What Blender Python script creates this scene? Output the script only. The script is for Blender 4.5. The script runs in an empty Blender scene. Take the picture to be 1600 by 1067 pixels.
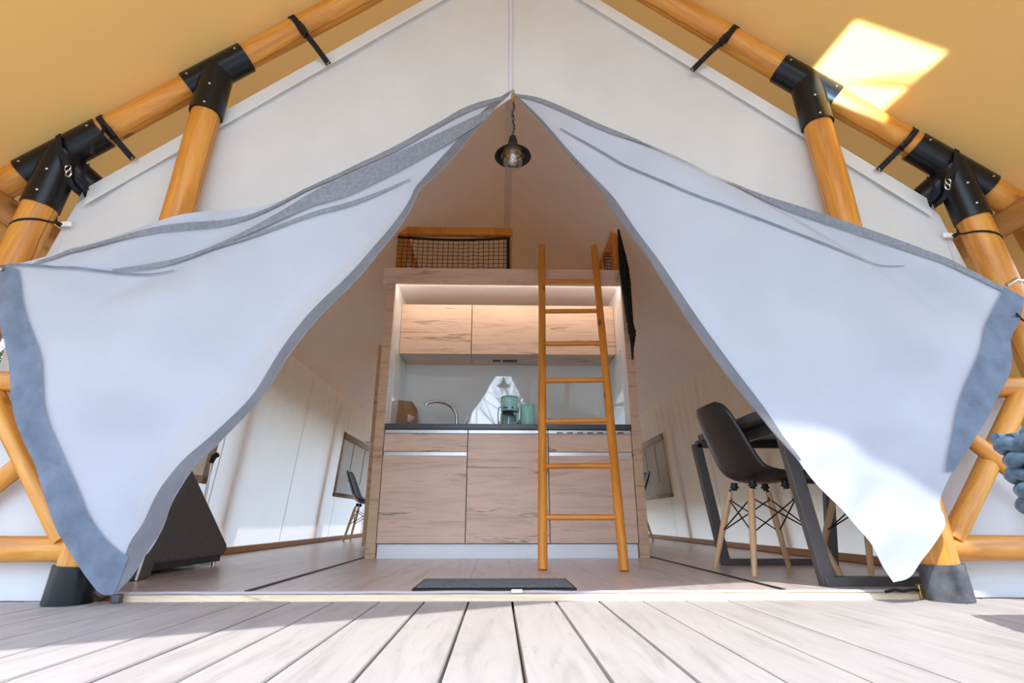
import bpy, math, random
from mathutils import Vector, Matrix
from mathutils.noise import noise as pnoise
R = math.radians
sc = bpy.context.scene
COL = sc.collection
random.seed(7)

# ------------------------------------------------------------------ camera, sky, sun, exposure
cam_d = bpy.data.cameras.new('camera'); cam = bpy.data.objects.new('camera', cam_d); COL.objects.link(cam)
cam_d.sensor_width = 36.0; cam_d.lens = 36.0 * 828.68 / 1600.0; cam_d.clip_start = 0.02; cam_d.clip_end = 400
cam.location = (-0.0688, 0.0, 0.2758)
cam.rotation_euler = (R(90) + 0.3229, 0.0, -0.0246)
sc.camera = cam

wld = bpy.data.worlds.new('sky'); sc.world = wld; wld.use_nodes = True
wn = wld.node_tree.nodes; wl = wld.node_tree.links
for n in list(wn): wn.remove(n)
w_out = wn.new('ShaderNodeOutputWorld'); w_bg = wn.new('ShaderNodeBackground')
w_tc = wn.new('ShaderNodeTexCoord'); w_sep = wn.new('ShaderNodeSeparateXYZ'); w_rmp = wn.new('ShaderNodeValToRGB')
wl.new(w_tc.outputs['Generated'], w_sep.inputs[0]); wl.new(w_sep.outputs['Z'], w_rmp.inputs[0])
w_rmp.color_ramp.elements[0].position = 0.0; w_rmp.color_ramp.elements[0].color = (0.80, 0.90, 1.0, 1)
w_rmp.color_ramp.elements[1].position = 0.8; w_rmp.color_ramp.elements[1].color = (0.42, 0.62, 1.0, 1)
wl.new(w_rmp.outputs[0], w_bg.inputs[0]); w_bg.inputs[1].default_value = 2.5
wl.new(w_bg.outputs[0], w_out.inputs[0])

def aim(o, d):
    o.rotation_euler = Vector(d).to_track_quat('-Z', 'Y').to_euler()
SUN_DIR = Vector((0.34, 0.845, -1.0))
sun_d = bpy.data.lights.new('sun', 'SUN'); sun_d.energy = 3.3; sun_d.angle = R(0.6); sun_d.color = (1.0, 0.97, 0.93)
sun = bpy.data.objects.new('sun', sun_d); COL.objects.link(sun); sun.location = (-5, -10, 12); aim(sun, SUN_DIR)
# area lamp standing in for sunlight bounced up by an added glass table
gl_d = bpy.data.lights.new('sun_bounce_standin', 'AREA'); gl_d.shape = 'RECTANGLE'; gl_d.size = 0.36; gl_d.size_y = 0.30
gl_d.energy = 2.6; gl_d.spread = R(1.2); gl_d.color = (0.66, 0.84, 1.0)
bounce_lamp = bpy.data.objects.new('sun_bounce_standin', gl_d); COL.objects.link(bounce_lamp)
bounce_lamp.location = (1.03, 0.40, 0.475); aim(bounce_lamp, (0.34, 0.845, 1.0)); bounce_lamp.rotation_euler.rotate_axis('Z', R(-34))

sc.view_settings.view_transform = 'Standard'; sc.view_settings.look = 'None'
sc.view_settings.exposure = 0.72; sc.view_settings.gamma = 1.0; sc.view_settings.use_curve_mapping = False
sc.cycles.max_bounces = 14; sc.cycles.diffuse_bounces = 8; sc.cycles.glossy_bounces = 4
sc.cycles.transmission_bounces = 10; sc.cycles.transparent_max_bounces = 12
sc.cycles.sample_clamp_indirect = 6.0; sc.cycles.caustics_reflective = False; sc.cycles.caustics_refractive = False
sc.cycles.use_denoising = True

# ------------------------------------------------------------------ object helpers
def tag(o, label=None, cat=None, group=None, kind=None):
    if label: o['label'] = label
    if cat: o['category'] = cat
    if group: o['group'] = group
    if kind: o['kind'] = kind
    return o

def thing(name, label, cat, loc=(0, 0, 0), group=None, rz=0.0):
    o = bpy.data.objects.new(name, None); COL.objects.link(o)
    o.location = loc; o.rotation_euler = (0, 0, rz); o.empty_display_size = 0.1
    return tag(o, label, cat, group)

def wmat(o):
    m = o.matrix_parent_inverse @ o.matrix_basis if o.parent else o.matrix_basis
    return wmat(o.parent) @ m if o.parent else m.copy()

class MB:
    def __init__(s): s.v = []; s.f = []
    def add(s, vs, fs):
        b = len(s.v); s.v += [tuple(v) for v in vs]; s.f += [tuple(b + i for i in f) for f in fs]
        return s
    def box(s, x0, y0, z0, x1, y1, z1):
        v = [(x0,y0,z0),(x1,y0,z0),(x1,y1,z0),(x0,y1,z0),(x0,y0,z1),(x1,y0,z1),(x1,y1,z1),(x0,y1,z1)]
        return s.add(v, [(3,2,1,0),(4,5,6,7),(0,1,5,4),(1,2,6,5),(2,3,7,6),(3,0,4,7)])
    def bar(s, a, b, w, h, up=(0, 0, 1)):
        a = Vector(a); b = Vector(b); d = (b - a).normalized(); u = Vector(up)
        x = d.cross(u)
        if x.length < 1e-4: x = d.cross(Vector((0, 1, 0)))
        x.normalize(); y = x.cross(d)
        v = []
        for p in (a, b):
            for sx, sy in ((-1,-1),(1,-1),(1,1),(-1,1)): v.append(p + x*sx*w/2 + y*sy*h/2)
        return s.add(v, [(3,2,1,0),(4,5,6,7),(0,1,5,4),(1,2,6,5),(2,3,7,6),(3,0,4,7)])
    def tube(s, pts, rad, n=10, cap=True):
        pts = [Vector(p) for p in pts]
        if not hasattr(rad, '__len__'): rad = [rad] * len(pts)
        d0 = (pts[1] - pts[0]).normalized()
        u = d0.cross(Vector((0, 0, 1)))
        if u.length < 1e-3: u = d0.cross(Vector((0, 1, 0)))
        u.normalize(); v = []; f = []
        for i, p in enumerate(pts):
            d = (pts[min(i+1, len(pts)-1)] - pts[max(i-1, 0)]).normalized()
            u = (u - d * u.dot(d)).normalized(); w = d.cross(u)
            for k in range(n):
                a = 2*math.pi*k/n; v.append(p + (u*math.cos(a) + w*math.sin(a)) * rad[i])
        for i in range(len(pts)-1):
            for k in range(n):
                k2 = (k+1) % n; f.append((i*n+k, i*n+k2, (i+1)*n+k2, (i+1)*n+k))
        if cap:
            f.append(tuple(reversed(range(n)))); b = (len(pts)-1)*n; f.append(tuple(range(b, b+n)))
        return s.add(v, f)
    def lathe(s, prof, n=24, c=(0, 0, 0), cap=True):
        v = []; f = []; c = Vector(c)
        for r, z in prof:
            for k in range(n):
                a = 2*math.pi*k/n; v.append(c + Vector((r*math.cos(a), r*math.sin(a), z)))
        for i in range(len(prof)-1):
            for k in range(n):
                k2 = (k+1) % n; f.append((i*n+k, i*n+k2, (i+1)*n+k2, (i+1)*n+k))
        if cap:
            if prof[0][0] > 1e-4: f.append(tuple(reversed(range(n))))
            if prof[-1][0] > 1e-4: b = (len(prof)-1)*n; f.append(tuple(range(b, b+n)))
        return s.add(v, f)
    def grid(s, fn, nu, nv):
        v = [fn(i/nu, j/nv) for i in range(nu+1) for j in range(nv+1)]
        f = [(i*(nv+1)+j, (i+1)*(nv+1)+j, (i+1)*(nv+1)+j+1, i*(nv+1)+j+1) for i in range(nu) for j in range(nv)]
        return s.add(v, f)

def make_mesh(name, mb, mat, smooth=True, ang=40):
    me = bpy.data.meshes.new(name); me.from_pydata(mb.v, [], mb.f); me.update()
    if mat: me.materials.append(mat)
    if smooth:
        me.polygons.foreach_set('use_smooth', [True]*len(me.polygons))
        try: me.set_sharp_from_angle(angle=R(ang))
        except Exception: pass
    return me

def obj(name, mb, mat, parent=None, M=None, bevel=0.0, solid=0.0, smooth=True, offset=0.0, weld=False, kind=None, label=None):
    me = mb if isinstance(mb, bpy.types.Mesh) else make_mesh(name, mb, mat, smooth)
    o = bpy.data.objects.new(name, me); COL.objects.link(o)
    if parent:
        o.parent = parent; o.matrix_parent_inverse = wmat(parent).inverted()
    if M is not None: o.matrix_basis = M
    if solid:
        m = o.modifiers.new('thickness', 'SOLIDIFY'); m.thickness = solid; m.offset = offset
    if bevel:
        m = o.modifiers.new('bevel', 'BEVEL'); m.width = bevel; m.segments = 2; m.limit_method = 'ANGLE'; m.angle_limit = R(40)
    if kind: o['kind'] = kind
    if label: o['label'] = label
    return o

def copy_thing(root, M, label=None, name=None):
    """copy a thing, its parts and sub-parts; M is the copy's world matrix."""
    def cp(o, par):
        c = o.copy(); COL.objects.link(c); c.parent = par
        for ch in [x for x in bpy.data.objects if x.parent == o and x is not c]: cp(ch, c)
        return c
    r = cp(root, None); r.matrix_basis = M
    if label: r['label'] = label
    return r

def lerp(a, b, t): return a + (b - a) * t
def sm(a, b, x):
    t = max(0.0, min(1.0, (x - a) / (b - a))); return t*t*(3 - 2*t)
def axis_matrix(a, b):
    a = Vector(a); b = Vector(b)
    return Matrix.Translation(a) @ (b - a).to_track_quat('Z', 'Y').to_matrix().to_4x4(), (b - a).length

# ------------------------------------------------------------------ materials
class NT:
    def __init__(s, name):
        s.m = bpy.data.materials.new(name); s.m.use_nodes = True; s.t = s.m.node_tree
        s.n = s.t.nodes; s.b = s.n['Principled BSDF']; s.out = s.n['Material Output']
    def node(s, typ, **kw):
        n = s.n.new(typ)
        for k, v in kw.items(): setattr(n, k, v)
        return n
    def link(s, a, b): s.t.links.new(a, b)
    def coords(s, scale=(1, 1, 1), what='Object', rand=True):
        tc = s.node('ShaderNodeTexCoord'); mp = s.node('ShaderNodeMapping'); mp.inputs['Scale'].default_value = scale
        s.link(tc.outputs[what], mp.inputs[0])
        if rand:
            oi = s.node('ShaderNodeObjectInfo'); mu = s.node('ShaderNodeMath', operation='MULTIPLY'); mu.inputs[1].default_value = 37.0
            s.link(oi.outputs['Random'], mu.inputs[0])
            cb = s.node('ShaderNodeCombineXYZ')
            for i in range(3): s.link(mu.outputs[0], cb.inputs[i])
            s.link(cb.outputs[0], mp.inputs['Location'])
        return mp.outputs[0]
    def noise(s, co, scale=5, detail=4, rough=0.55, dist=0.0):
        n = s.node('ShaderNodeTexNoise'); n.inputs['Scale'].default_value = scale; n.inputs['Detail'].default_value = detail
        n.inputs['Roughness'].default_value = rough; n.inputs['Distortion'].default_value = dist
        s.link(co, n.inputs['Vector']); return n.outputs['Fac']
    def ramp(s, fac, stops):
        r = s.node('ShaderNodeValToRGB'); e = r.color_ramp.elements
        while len(e) < len(stops): e.new(0.5)
        for el, (p, c) in zip(e, stops):
            el.position = p; el.color = (c[0], c[1], c[2], 1) if hasattr(c, '__len__') else (c, c, c, 1)
        s.link(fac, r.inputs[0]); return r.outputs[0]
    def mix(s, a, b, fac, mode='MIX'):
        m = s.node('ShaderNodeMix', data_type='RGBA', blend_type=mode)
        if hasattr(fac, 'is_output'): s.link(fac, m.inputs[0])
        else: m.inputs[0].default_value = fac
        for k, x in ((6, a), (7, b)):
            if hasattr(x, 'is_output'): s.link(x, m.inputs[k])
            else: m.inputs[k].default_value = (*x, 1)
        return m.outputs[2]
    def bump(s, h, strength=0.3, dist=0.005):
        b = s.node('ShaderNodeBump'); b.inputs['Strength'].default_value = strength; b.inputs['Distance'].default_value = dist
        s.link(h, b.inputs['Height']); s.link(b.outputs[0], s.b.inputs['Normal']); return b.outputs[0]
    def base(s, c):
        if hasattr(c, 'is_output'): s.link(c, s.b.inputs['Base Color'])
        else: s.b.inputs['Base Color'].default_value = (*c, 1)

def plain(name, c, rough=0.5, metal=0.0, spec=0.5, var=0.06, nscale=30, bump=0.0):
    t = NT(name); co = t.coords((1, 1, 1)); f = t.noise(co, nscale, 3)
    d = tuple(x*(1-var*2.2) for x in c); l = tuple(min(1, x*(1+var)) for x in c)
    t.base(t.ramp(f, [(0.3, d), (0.7, l)]))
    t.b.inputs['Roughness'].default_value = rough; t.b.inputs['Metallic'].default_value = metal
    t.b.inputs['Specular IOR Level'].default_value = spec
    if bump: t.bump(f, bump, 0.003)
    return t.m

def log_mat(name, c0, c1, crack=True):
    t = NT(name); co = t.coords((9, 9, 0.9)); f = t.noise(co, 2.2, 5, 0.6, 0.8)
    col = t.ramp(f, [(0.25, tuple(x*0.62 for x in c0)), (0.45, c0), (0.62, c1), (0.8, tuple(x*0.8 for x in c0))])
    fine = t.noise(t.coords((60, 60, 2.5)), 2.0, 4)
    col = t.mix(col, (0.35, 0.14, 0.03), t.ramp(fine, [(0.56, 0.0), (0.74, 0.45)]))
    vo = t.node('ShaderNodeTexVoronoi'); vo.inputs['Scale'].default_value = 1.0
    t.link(t.coords((7, 7, 4.2)), vo.inputs['Vector'])
    kn = t.ramp(vo.outputs['Distance'], [(0.05, 0.9), (0.16, 0.0)])
    col = t.mix(col, (0.16, 0.05, 0.015), kn)
    if crack:
        tc = t.node('ShaderNodeTexCoord'); sp = t.node('ShaderNodeSeparateXYZ'); t.link(tc.outputs['Object'], sp.inputs[0])
        at = t.node('ShaderNodeMath', operation='ARCTAN2'); t.link(sp.outputs['Y'], at.inputs[0]); t.link(sp.outputs['X'], at.inputs[1])
        wob = t.noise(t.coords((0.2, 0.2, 3.0)), 2.0, 3); ad = t.node('ShaderNodeMath', operation='MULTIPLY_ADD')
        t.link(wob, ad.inputs[0]); ad.inputs[1].default_value = 0.5; t.link(at.outputs[0], ad.inputs[2])
        su = t.node('ShaderNodeMath', operation='ADD'); t.link(ad.outputs[0], su.inputs[0]); su.inputs[1].default_value = 1.35
        ab = t.node('ShaderNodeMath', operation='ABSOLUTE'); t.link(su.outputs[0], ab.inputs[0])
        cr = t.ramp(ab.outputs[0], [(0.016, 0.85), (0.045, 0.0)])
        msk = t.ramp(t.noise(t.coords((0.1, 0.1, 1.1)), 1.5, 2), [(0.42, 0.0), (0.5, 1.0)])
        mm = t.node('ShaderNodeMath', operation='MULTIPLY'); t.link(cr, mm.inputs[0]); t.link(msk, mm.inputs[1])
        col = t.mix(col, (0.10, 0.035, 0.01), mm.outputs[0])
    t.base(col); t.b.inputs['Roughness'].default_value = 0.42; t.bump(f, 0.25, 0.004)
    return t.m

def oak_mat(name, light, dark, along='X', rough=0.45, vein=0.5):
    t = NT(name); sx = {'X': (1.0, 9, 9), 'Y': (9, 1.0, 9), 'Z': (9, 9, 1.0)}[along]
    f = t.noise(t.coords(sx), 1.6, 6, 0.6, 1.2)
    col = t.ramp(f, [(0.28, dark), (0.46, light), (0.62, tuple(min(1, x*1.08) for x in light)), (0.8, tuple(lerp(a, b, 0.5) for a, b in zip(light, dark)))])
    g2 = t.noise(t.coords(tuple(x*6 for x in sx)), 1.3, 4)
    col = t.mix(col, tuple(x*0.62 for x in dark), t.ramp(g2, [(0.58, 0.0), (0.76, 0.35)]))
    sv = {'X': (1.3, 8, 17), 'Y': (17, 1.3, 8), 'Z': (17, 8, 1.3)}[along]
    cr = t.noise(t.coords(sv), 1.0, 4, 0.55, 0.7)
    pm = t.ramp(t.noise(t.coords(tuple(x*0.35 for x in sv)), 1.0, 2), [(0.48, 0.0), (0.60, vein)])
    vm = t.node('ShaderNodeMath', operation='MULTIPLY'); t.link(t.ramp(cr, [(0.57, 0.0), (0.60, 1.0), (0.61, 0.9), (0.65, 0.0)]), vm.inputs[0]); t.link(pm, vm.inputs[1])
    col = t.mix(col, tuple(x*0.38 for x in dark), vm.outputs[0])
    t.base(col); t.b.inputs['Roughness'].default_value = rough; t.bump(g2, 0.12, 0.002)
    return t.m

def cloth_mat(name, c, trans=0.3, alpha=1.0, var=0.05, weave=400, nscale=3.0, tcol=None, bump=0.15):
    t = NT(name); t.n.remove(t.b)
    f = t.noise(t.coords((1, 1, 1), rand=False), nscale, 4)
    col = t.ramp(f, [(0.3, tuple(x*(1-var) for x in c)), (0.7, tuple(min(1, x*(1+var*0.6)) for x in c))])
    wv = t.noise(t.coords((weave, weave, weave), rand=False), 1.0, 2)
    bp = t.node('ShaderNodeBump'); bp.inputs['Strength'].default_value = bump; bp.inputs['Distance'].default_value = 0.002; t.link(wv, bp.inputs['Height'])
    d = t.node('ShaderNodeBsdfDiffuse'); t.link(col, d.inputs[0]); t.link(bp.outputs[0], d.inputs['Normal'])
    tr = t.node('ShaderNodeBsdfTranslucent')
    if tcol: tr.inputs[0].default_value = (*tcol, 1)
    else: t.link(col, tr.inputs[0])
    mx = t.node('ShaderNodeMixShader'); mx.inputs[0].default_value = trans
    t.link(d.outputs[0], mx.inputs[1]); t.link(tr.outputs[0], mx.inputs[2]); last = mx.outputs[0]
    if alpha < 1:
        tp = t.node('ShaderNodeBsdfTransparent'); m2 = t.node('ShaderNodeMixShader'); m2.inputs[0].default_value = alpha
        t.link(tp.outputs[0], m2.inputs[1]); t.link(last, m2.inputs[2]); last = m2.outputs[0]
    t.link(last, t.out.inputs[0])
    return t.m

def glass_mat(name, tint=(1, 1, 1), alpha=0.15, rough=0.02):
    t = NT(name); t.base(tint); t.b.inputs['Roughness'].default_value = rough
    tp = t.node('ShaderNodeBsdfTransparent'); tp.inputs[0].default_value = (*tint, 1)
    g = t.node('ShaderNodeBsdfGlossy'); g.inputs['Roughness'].default_value = rough
    lw = t.node('ShaderNodeLayerWeight'); lw.inputs[0].default_value = 0.35
    r = t.ramp(lw.outputs['Facing'], [(0.0, alpha), (0.95, min(1, alpha+0.6))])
    mx = t.node('ShaderNodeMixShader'); t.link(r, mx.inputs[0]); t.link(tp.outputs[0], mx.inputs[1]); t.link(g.outputs[0], mx.inputs[2])
    t.link(mx.outputs[0], t.out.inputs[0]); return t.m

M_LOG = log_mat('varnished_log', (0.62, 0.245, 0.034), (0.74, 0.345, 0.060))
M_LOG_SHADED = log_mat('varnished_log_shade', (0.50, 0.22, 0.055), (0.58, 0.28, 0.08))  # shaded copy of the varnished log, shade put into its colour
M_LADDER = log_mat('ladder_wood', (0.66, 0.225, 0.020), (0.74, 0.285, 0.034), crack=False)
M_OAK = oak_mat('oak_laminate', (0.78, 0.555, 0.42), (0.62, 0.41, 0.29), vein=0.9)
M_OAK_EDGE = oak_mat('oak_edge', (0.66, 0.45, 0.30), (0.42, 0.26, 0.15), along='X')
M_DECK = oak_mat('deck_board', (0.44, 0.41, 0.395), (0.35, 0.325, 0.31), along='Y', rough=0.6, vein=0.12)
M_JOIST = plain('rusty_joist', (0.42, 0.17, 0.06), 0.8)
M_LAM = oak_mat('laminate_floor', (0.60, 0.51, 0.475), (0.45, 0.37, 0.34), along='Y', rough=0.28, vein=0.3)
M_CANVAS = cloth_mat('white_canvas', (0.80, 0.83, 0.84), 0.22)
M_LINER = cloth_mat('inner_canvas', (0.86, 0.84, 0.81), 0.48, tcol=(0.86, 0.83, 0.79))
M_ROOFLINER = cloth_mat('inner_roof_canvas', (0.84, 0.80, 0.80), 0.30, tcol=(0.80, 0.80, 0.86))
M_FLAP_WARM = cloth_mat('flap_canvas_single', (0.615, 0.62, 0.655), 0.32)
M_FLAP = cloth_mat('flap_canvas', (0.56, 0.60, 0.68), 0.25)
M_MESH = cloth_mat('grey_mesh', (0.215, 0.265, 0.345), 0.2, alpha=0.92, nscale=16, var=0.22, weave=700, bump=0.4)
M_MESH_PALE = cloth_mat('pale_grey_mesh', (0.30, 0.325, 0.365), 0.2, nscale=70, var=0.2, weave=700, bump=0.4)
M_EDGE = cloth_mat('grey_binding', (0.205, 0.205, 0.225), 0.15, var=0.12, nscale=10)
M_FLY = cloth_mat('ochre_canvas', (0.66, 0.36, 0.100), 0.09, nscale=1.2, var=0.05, tcol=(0.78, 0.46, 0.15))
M_TAN = cloth_mat('tan_canvas', (0.68, 0.58, 0.46), 0.38)
M_WINMESH = cloth_mat('window_mesh', (0.62, 0.60, 0.57), 0.6, nscale=8)
M_BLACKSTEEL = plain('black_tube', (0.005, 0.007, 0.010), 0.30, 0.0, 0.35, 0.1)
M_BOOT = plain('worn_black_tube', (0.10, 0.105, 0.12), 0.45, 0.0, 0.5, 0.3, 14)
M_STRAP = plain('black_webbing', (0.012, 0.012, 0.014), 0.75, 0, 0.3, 0.1, 200, 0.3)
M_STEEL = plain('bright_steel', (0.62, 0.62, 0.62), 0.28, 1.0)
M_CHROME = plain('chrome', (0.55, 0.56, 0.57), 0.12, 1.0)
M_BRASS = plain('brass', (0.55, 0.38, 0.16), 0.35, 1.0)
M_WHITE = plain('white_lacquer', (0.90, 0.89, 0.90), 0.35, 0, 0.5, 0.01)
M_PLINTH = plain('plinth_gloss', (0.86, 0.90, 0.95), 0.12, 0.0, 0.6, 0.01)
M_ALU = plain('aluminium', (0.78, 0.79, 0.80), 0.35, 0.6, 0.5, 0.02)
M_TOP = plain('dark_worktop', (0.085, 0.09, 0.10), 0.3, 0, 0.5, 0.1, 90)
M_SPLASH = plain('splash_glass', (0.84, 0.92, 0.93), 0.03, 0.0, 0.95, 0.005, 2)
M_SPLASH.node_tree.nodes['Principled BSDF'].inputs['IOR'].default_value = 2.0
M_BLACK = plain('matte_black', (0.008, 0.008, 0.008), 0.5, 0, 0.4)
M_SHELL = plain('black_plastic', (0.016, 0.015, 0.015), 0.33, 0, 0.5, 0.05)
M_TABLE = plain('anthracite_steel', (0.085, 0.08, 0.08), 0.40, 0, 0.5, 0.06)
M_BEECH = oak_mat('beech_leg', (0.62, 0.40, 0.22), (0.52, 0.31, 0.16), along='Z')
M_MINT = plain('mint_plastic', (0.38, 0.76, 0.74), 0.25, 0, 0.5, 0.02)
M_MINT_DARK = plain('mint_dark', (0.08, 0.40, 0.37), 0.3, 0, 0.5, 0.03)
M_BOARD = oak_mat('chopping_board', (0.34, 0.18, 0.09), (0.24, 0.12, 0.06), along='Z')
M_PINK = plain('pink_paper', (0.72, 0.50, 0.52), 0.6)
M_MAT = plain('grey_mat', (0.22, 0.25, 0.29), 0.95, 0, 0.2, 0.3, 160, 0.6)
M_SOFA = plain('grey_upholstery', (0.105, 0.10, 0.095), 0.9, 0, 0.2, 0.12, 120, 0.3)
M_SILL = oak_mat('pale_sill', (0.80, 0.66, 0.47), (0.68, 0.52, 0.35), along='X')
M_ZIP = cloth_mat('white_zip', (0.80, 0.80, 0.90), 0.2)
M_WICKER = plain('blue_grey_wicker', (0.075, 0.13, 0.19), 0.42, 0, 0.5, 0.22, 40, 0.2)
M_WICKER_D = plain('dark_wicker_core', (0.03, 0.045, 0.06), 0.7)
M_GRASS = plain('grass_ground', (0.25, 0.23, 0.17), 0.95, 0, 0.2, 0.35, 2.0)
M_BARK = plain('bark', (0.12, 0.09, 0.07), 0.9, 0, 0.2, 0.3, 12, 0.6)
M_LEAF = plain('leaf_green', (0.16, 0.27, 0.07), 0.6, 0, 0.3, 0.35, 3.0)
M_BULB = glass_mat('bulb_glass', (1.0, 0.97, 0.95), 0.35, 0.1)
M_JAR = glass_mat('jar_glass', (1.0, 0.96, 0.92), 0.10, 0.02)
M_TABLEGLASS = glass_mat('table_glass', (0.85, 0.95, 0.92), 0.2, 0.01)
M_ORANGE = plain('lamp_inside', (0.55, 0.34, 0.16), 0.4, 0.3)
M_NICHE_GLOW = plain('niche_glow_strip', (1, 1, 1), 0.5); M_NICHE_GLOW.node_tree.nodes['Principled BSDF'].inputs['Emission Color'].default_value = (1.0, 0.86, 0.66, 1); M_NICHE_GLOW.node_tree.nodes['Principled BSDF'].inputs['Emission Strength'].default_value = 1.5  # emission for the strip added inside the kitchen niche
M_BASEB = oak_mat('baseboard_wood', (0.42, 0.19, 0.055), (0.30, 0.12, 0.035), along='Y')

# ------------------------------------------------------------------ structure
def struct(name, mb, mat, **kw):
    o = obj(name, mb, mat, **kw); o['kind'] = 'structure'; return o
ZF = 0.024                       # indoor floor level above the deck boards
def wx(z): return 2.12 - 0.0895*(z - ZF)      # tent side walls lean in
EAVE_Z, EAVE_X, RIDGE_Z = 1.70, 1.97, 3.29
Y0, Y1 = 2.12, 9.2

struct('ground', MB().grid(lambda u, v: (-40 + 80*u, -40 + 90*v, -0.32 + 0.06*pnoise(Vector((u*40, v*40, 0)))), 40, 40), M_GRASS)

deck = struct('deck', MB().box(-3.3, -2.2, -0.10, 3.3, 2.2, -0.034), M_JOIST)
bw, gap = 0.1561, 0.0065
plank_me = {}
def plank_mesh(L, w, h, mat, key, bev=0.003):
    if key not in plank_me:
        b = bev; x = w/2
        mb = MB().add([(-x,0,-h),(x,0,-h),(x,0,-b),(x-b,0,0),(-x+b,0,0),(-x,0,-b),
                       (-x,L,-h),(x,L,-h),(x,L,-b),(x-b,L,0),(-x+b,L,0),(-x,L,-b)],
                      [(5,4,3,2,1,0),(6,7,8,9,10,11)] + [(i,(i+1)%6,(i+1)%6+6,i+6) for i in range(6)])
        plank_me[key] = make_mesh('plank', mb, mat, smooth=False)
    return plank_me[key]
rg = random.Random(3)
for n in range(-20, 21):
    x = -0.0176 + (n + 0.5)*bw
    g = gap + rg.uniform(-0.002, 0.0025)
    w = (0.1455, 0.148, 0.1505)[rg.randrange(3)]
    obj('plank', plank_mesh(4.3, w, 0.028, M_DECK, ('d', w)), None, deck, Matrix.Translation((x + rg.uniform(-0.001, 0.001), -2.2, rg.uniform(-0.0015, 0.0))), smooth=False)

floor = struct('floor', MB().box(-2.13, Y0+0.03, -0.06, 2.13, Y1, ZF-0.012), M_JOIST)
fw = 0.1925
for n in range(-11, 11):
    x = (n + 0.5)*fw; y = Y0 + 0.03; k = 0
    first = rg.uniform(0.5, 1.3)
    while y < Y1 - 0.01:
        L = (first if k == 0 else 1.38); L = min(L, Y1 - y)
        L = round(L, 3); obj('plank', plank_mesh(L - 0.0015, fw - 0.0012, 0.012, M_LAM, ('f', L), 0.0006), None, floor, Matrix.Translation((x, y, ZF)), smooth=False)
        y += L; k += 1
for x in (-0.985, 1.0):
    obj('joint_strip', MB().box(x-0.009, Y0+0.03, ZF, x+0.009, Y1, ZF+0.004), M_BLACK, floor, label='black strip over the joint between two floor sections')

# side walls: pleated under the eave
def side_wall(s):
    def fn(u, v):
        y = lerp(Y0, Y1, u); z = lerp(ZF, EAVE_Z, v)
        a = sm(0.42, 0.95, v); ph = y*30 + 3.0*pnoise(Vector((y*1.3, 0, s*5)))
        f = a*0.017*math.sin(ph)*(0.5 + 0.9*abs(pnoise(Vector((y*1.1, 3, s)))))
        f *= 1.0 - sm(0.93, 1.0, v)
        f += 0.014*pnoise(Vector((y*1.2, z*1.1, s*9.0)))*math.sin(math.pi*v)
        return (s*(wx(z) + f), y, z)
    return MB().grid(fn, 420, 22)
for s, side in ((-1, 'left'), (1, 'right')):
    w = struct('wall_' + side, side_wall(s), M_LINER)
    for y in (2.75, 3.88, 5.30, 6.78, 8.45):
        mb = MB()
        mb.grid(lambda u, v: (s*(wx(lerp(ZF, 1.62, v)) - 0.016), y + (u-0.5)*0.012, lerp(ZF, 1.62, v)), 1, 10)
        obj('seam', mb, M_TAN, w)
    struct('baseboard_' + side, MB().box(min(s*2.085, s*2.118), Y0+0.05, ZF, max(s*2.085, s*2.118), Y1, ZF+0.05), M_BASEB, bevel=0.006)
struct('wall_back', MB().grid(lambda u, v: (lerp(-2.1, 2.1, u), Y1, lerp(ZF, lerp(1.7, 3.29, 1-abs(2*u-1)), v)), 24, 12), M_LINER)

def roof_fn(s):
    def fn(u, v):
        y = lerp(Y0+0.02, Y1, u); x = lerp(EAVE_X, 0.0, v); z = lerp(EAVE_Z, RIDGE_Z, v)
        sag = -0.05*math.sin(math.pi*v) + 0.012*pnoise(Vector((y*0.8, v*3, s*4)))*math.sin(math.pi*v)
        return (s*x, y, z + sag)
    return fn
ceil = struct('ceiling', MB().grid(roof_fn(-1), 60, 20).grid(lambda u, v: roof_fn(1)(u, 1-v), 60, 20), M_ROOFLINER)
obj('ridge_seam', MB().grid(lambda u, v: ((v-0.5)*0.07, lerp(Y0+0.05, Y1, u), RIDGE_Z - 0.03 - 0.02*abs(v-0.5)), 30, 2), M_LINER, ceil)

# front gable canvas, with the triangular doorway
PEAK = (-0.015, 2.275); DOOR_X = 1.60
def front_half(s):
    def fn(u, v):
        x = u*2.1
        top = 3.27 - 0.815*x
        if x > 1.90: top = lerp(3.27 - 0.815*1.90, 1.62, (x-1.90)/0.085) if x < 1.985 else 1.62 - (x-1.985)*4.5
        top = max(top, 0.9)
        low = 0.0 if x > DOOR_X else lerp(PEAK[1], 0.03, x/DOOR_X) + 0.17*math.sin(math.pi*(x/DOOR_X)**0.8)
        z = lerp(low, top, v)
        y = Y0 + 0.012*pnoise(Vector((x*2.2, z*1.7, s*3.1))) + 0.010*pnoise(Vector((x*6, z*2.0 + x*3, s))) * sm(1.0, 1.9, x)
        y += 0.02*math.sin(v*math.pi)*sm(0.0, 0.4, x)
        return (s*x, y, z)
    return MB().grid(fn, 70, 44)
wf = struct('wall_front', front_half(-1), M_CANVAS); 
wr = front_half(1); obj('canvas_half', wr, M_CANVAS, wf)
for s in (-1, 1):
    obj('top_hem', MB().grid(lambda u, v: (s*lerp(0.02, 1.93, u), Y0 - 0.022, 3.275 - 0.815*lerp(0.02, 1.93, u) - 0.10*v*(0.8+0.2*u)), 40, 2), M_CANVAS, wf)
obj('zip', MB().box(-0.030, Y0-0.012, 2.30, -0.017, Y0-0.004, 3.24), M_ZIP, wf, label='white zip running up to the ridge')

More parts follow.
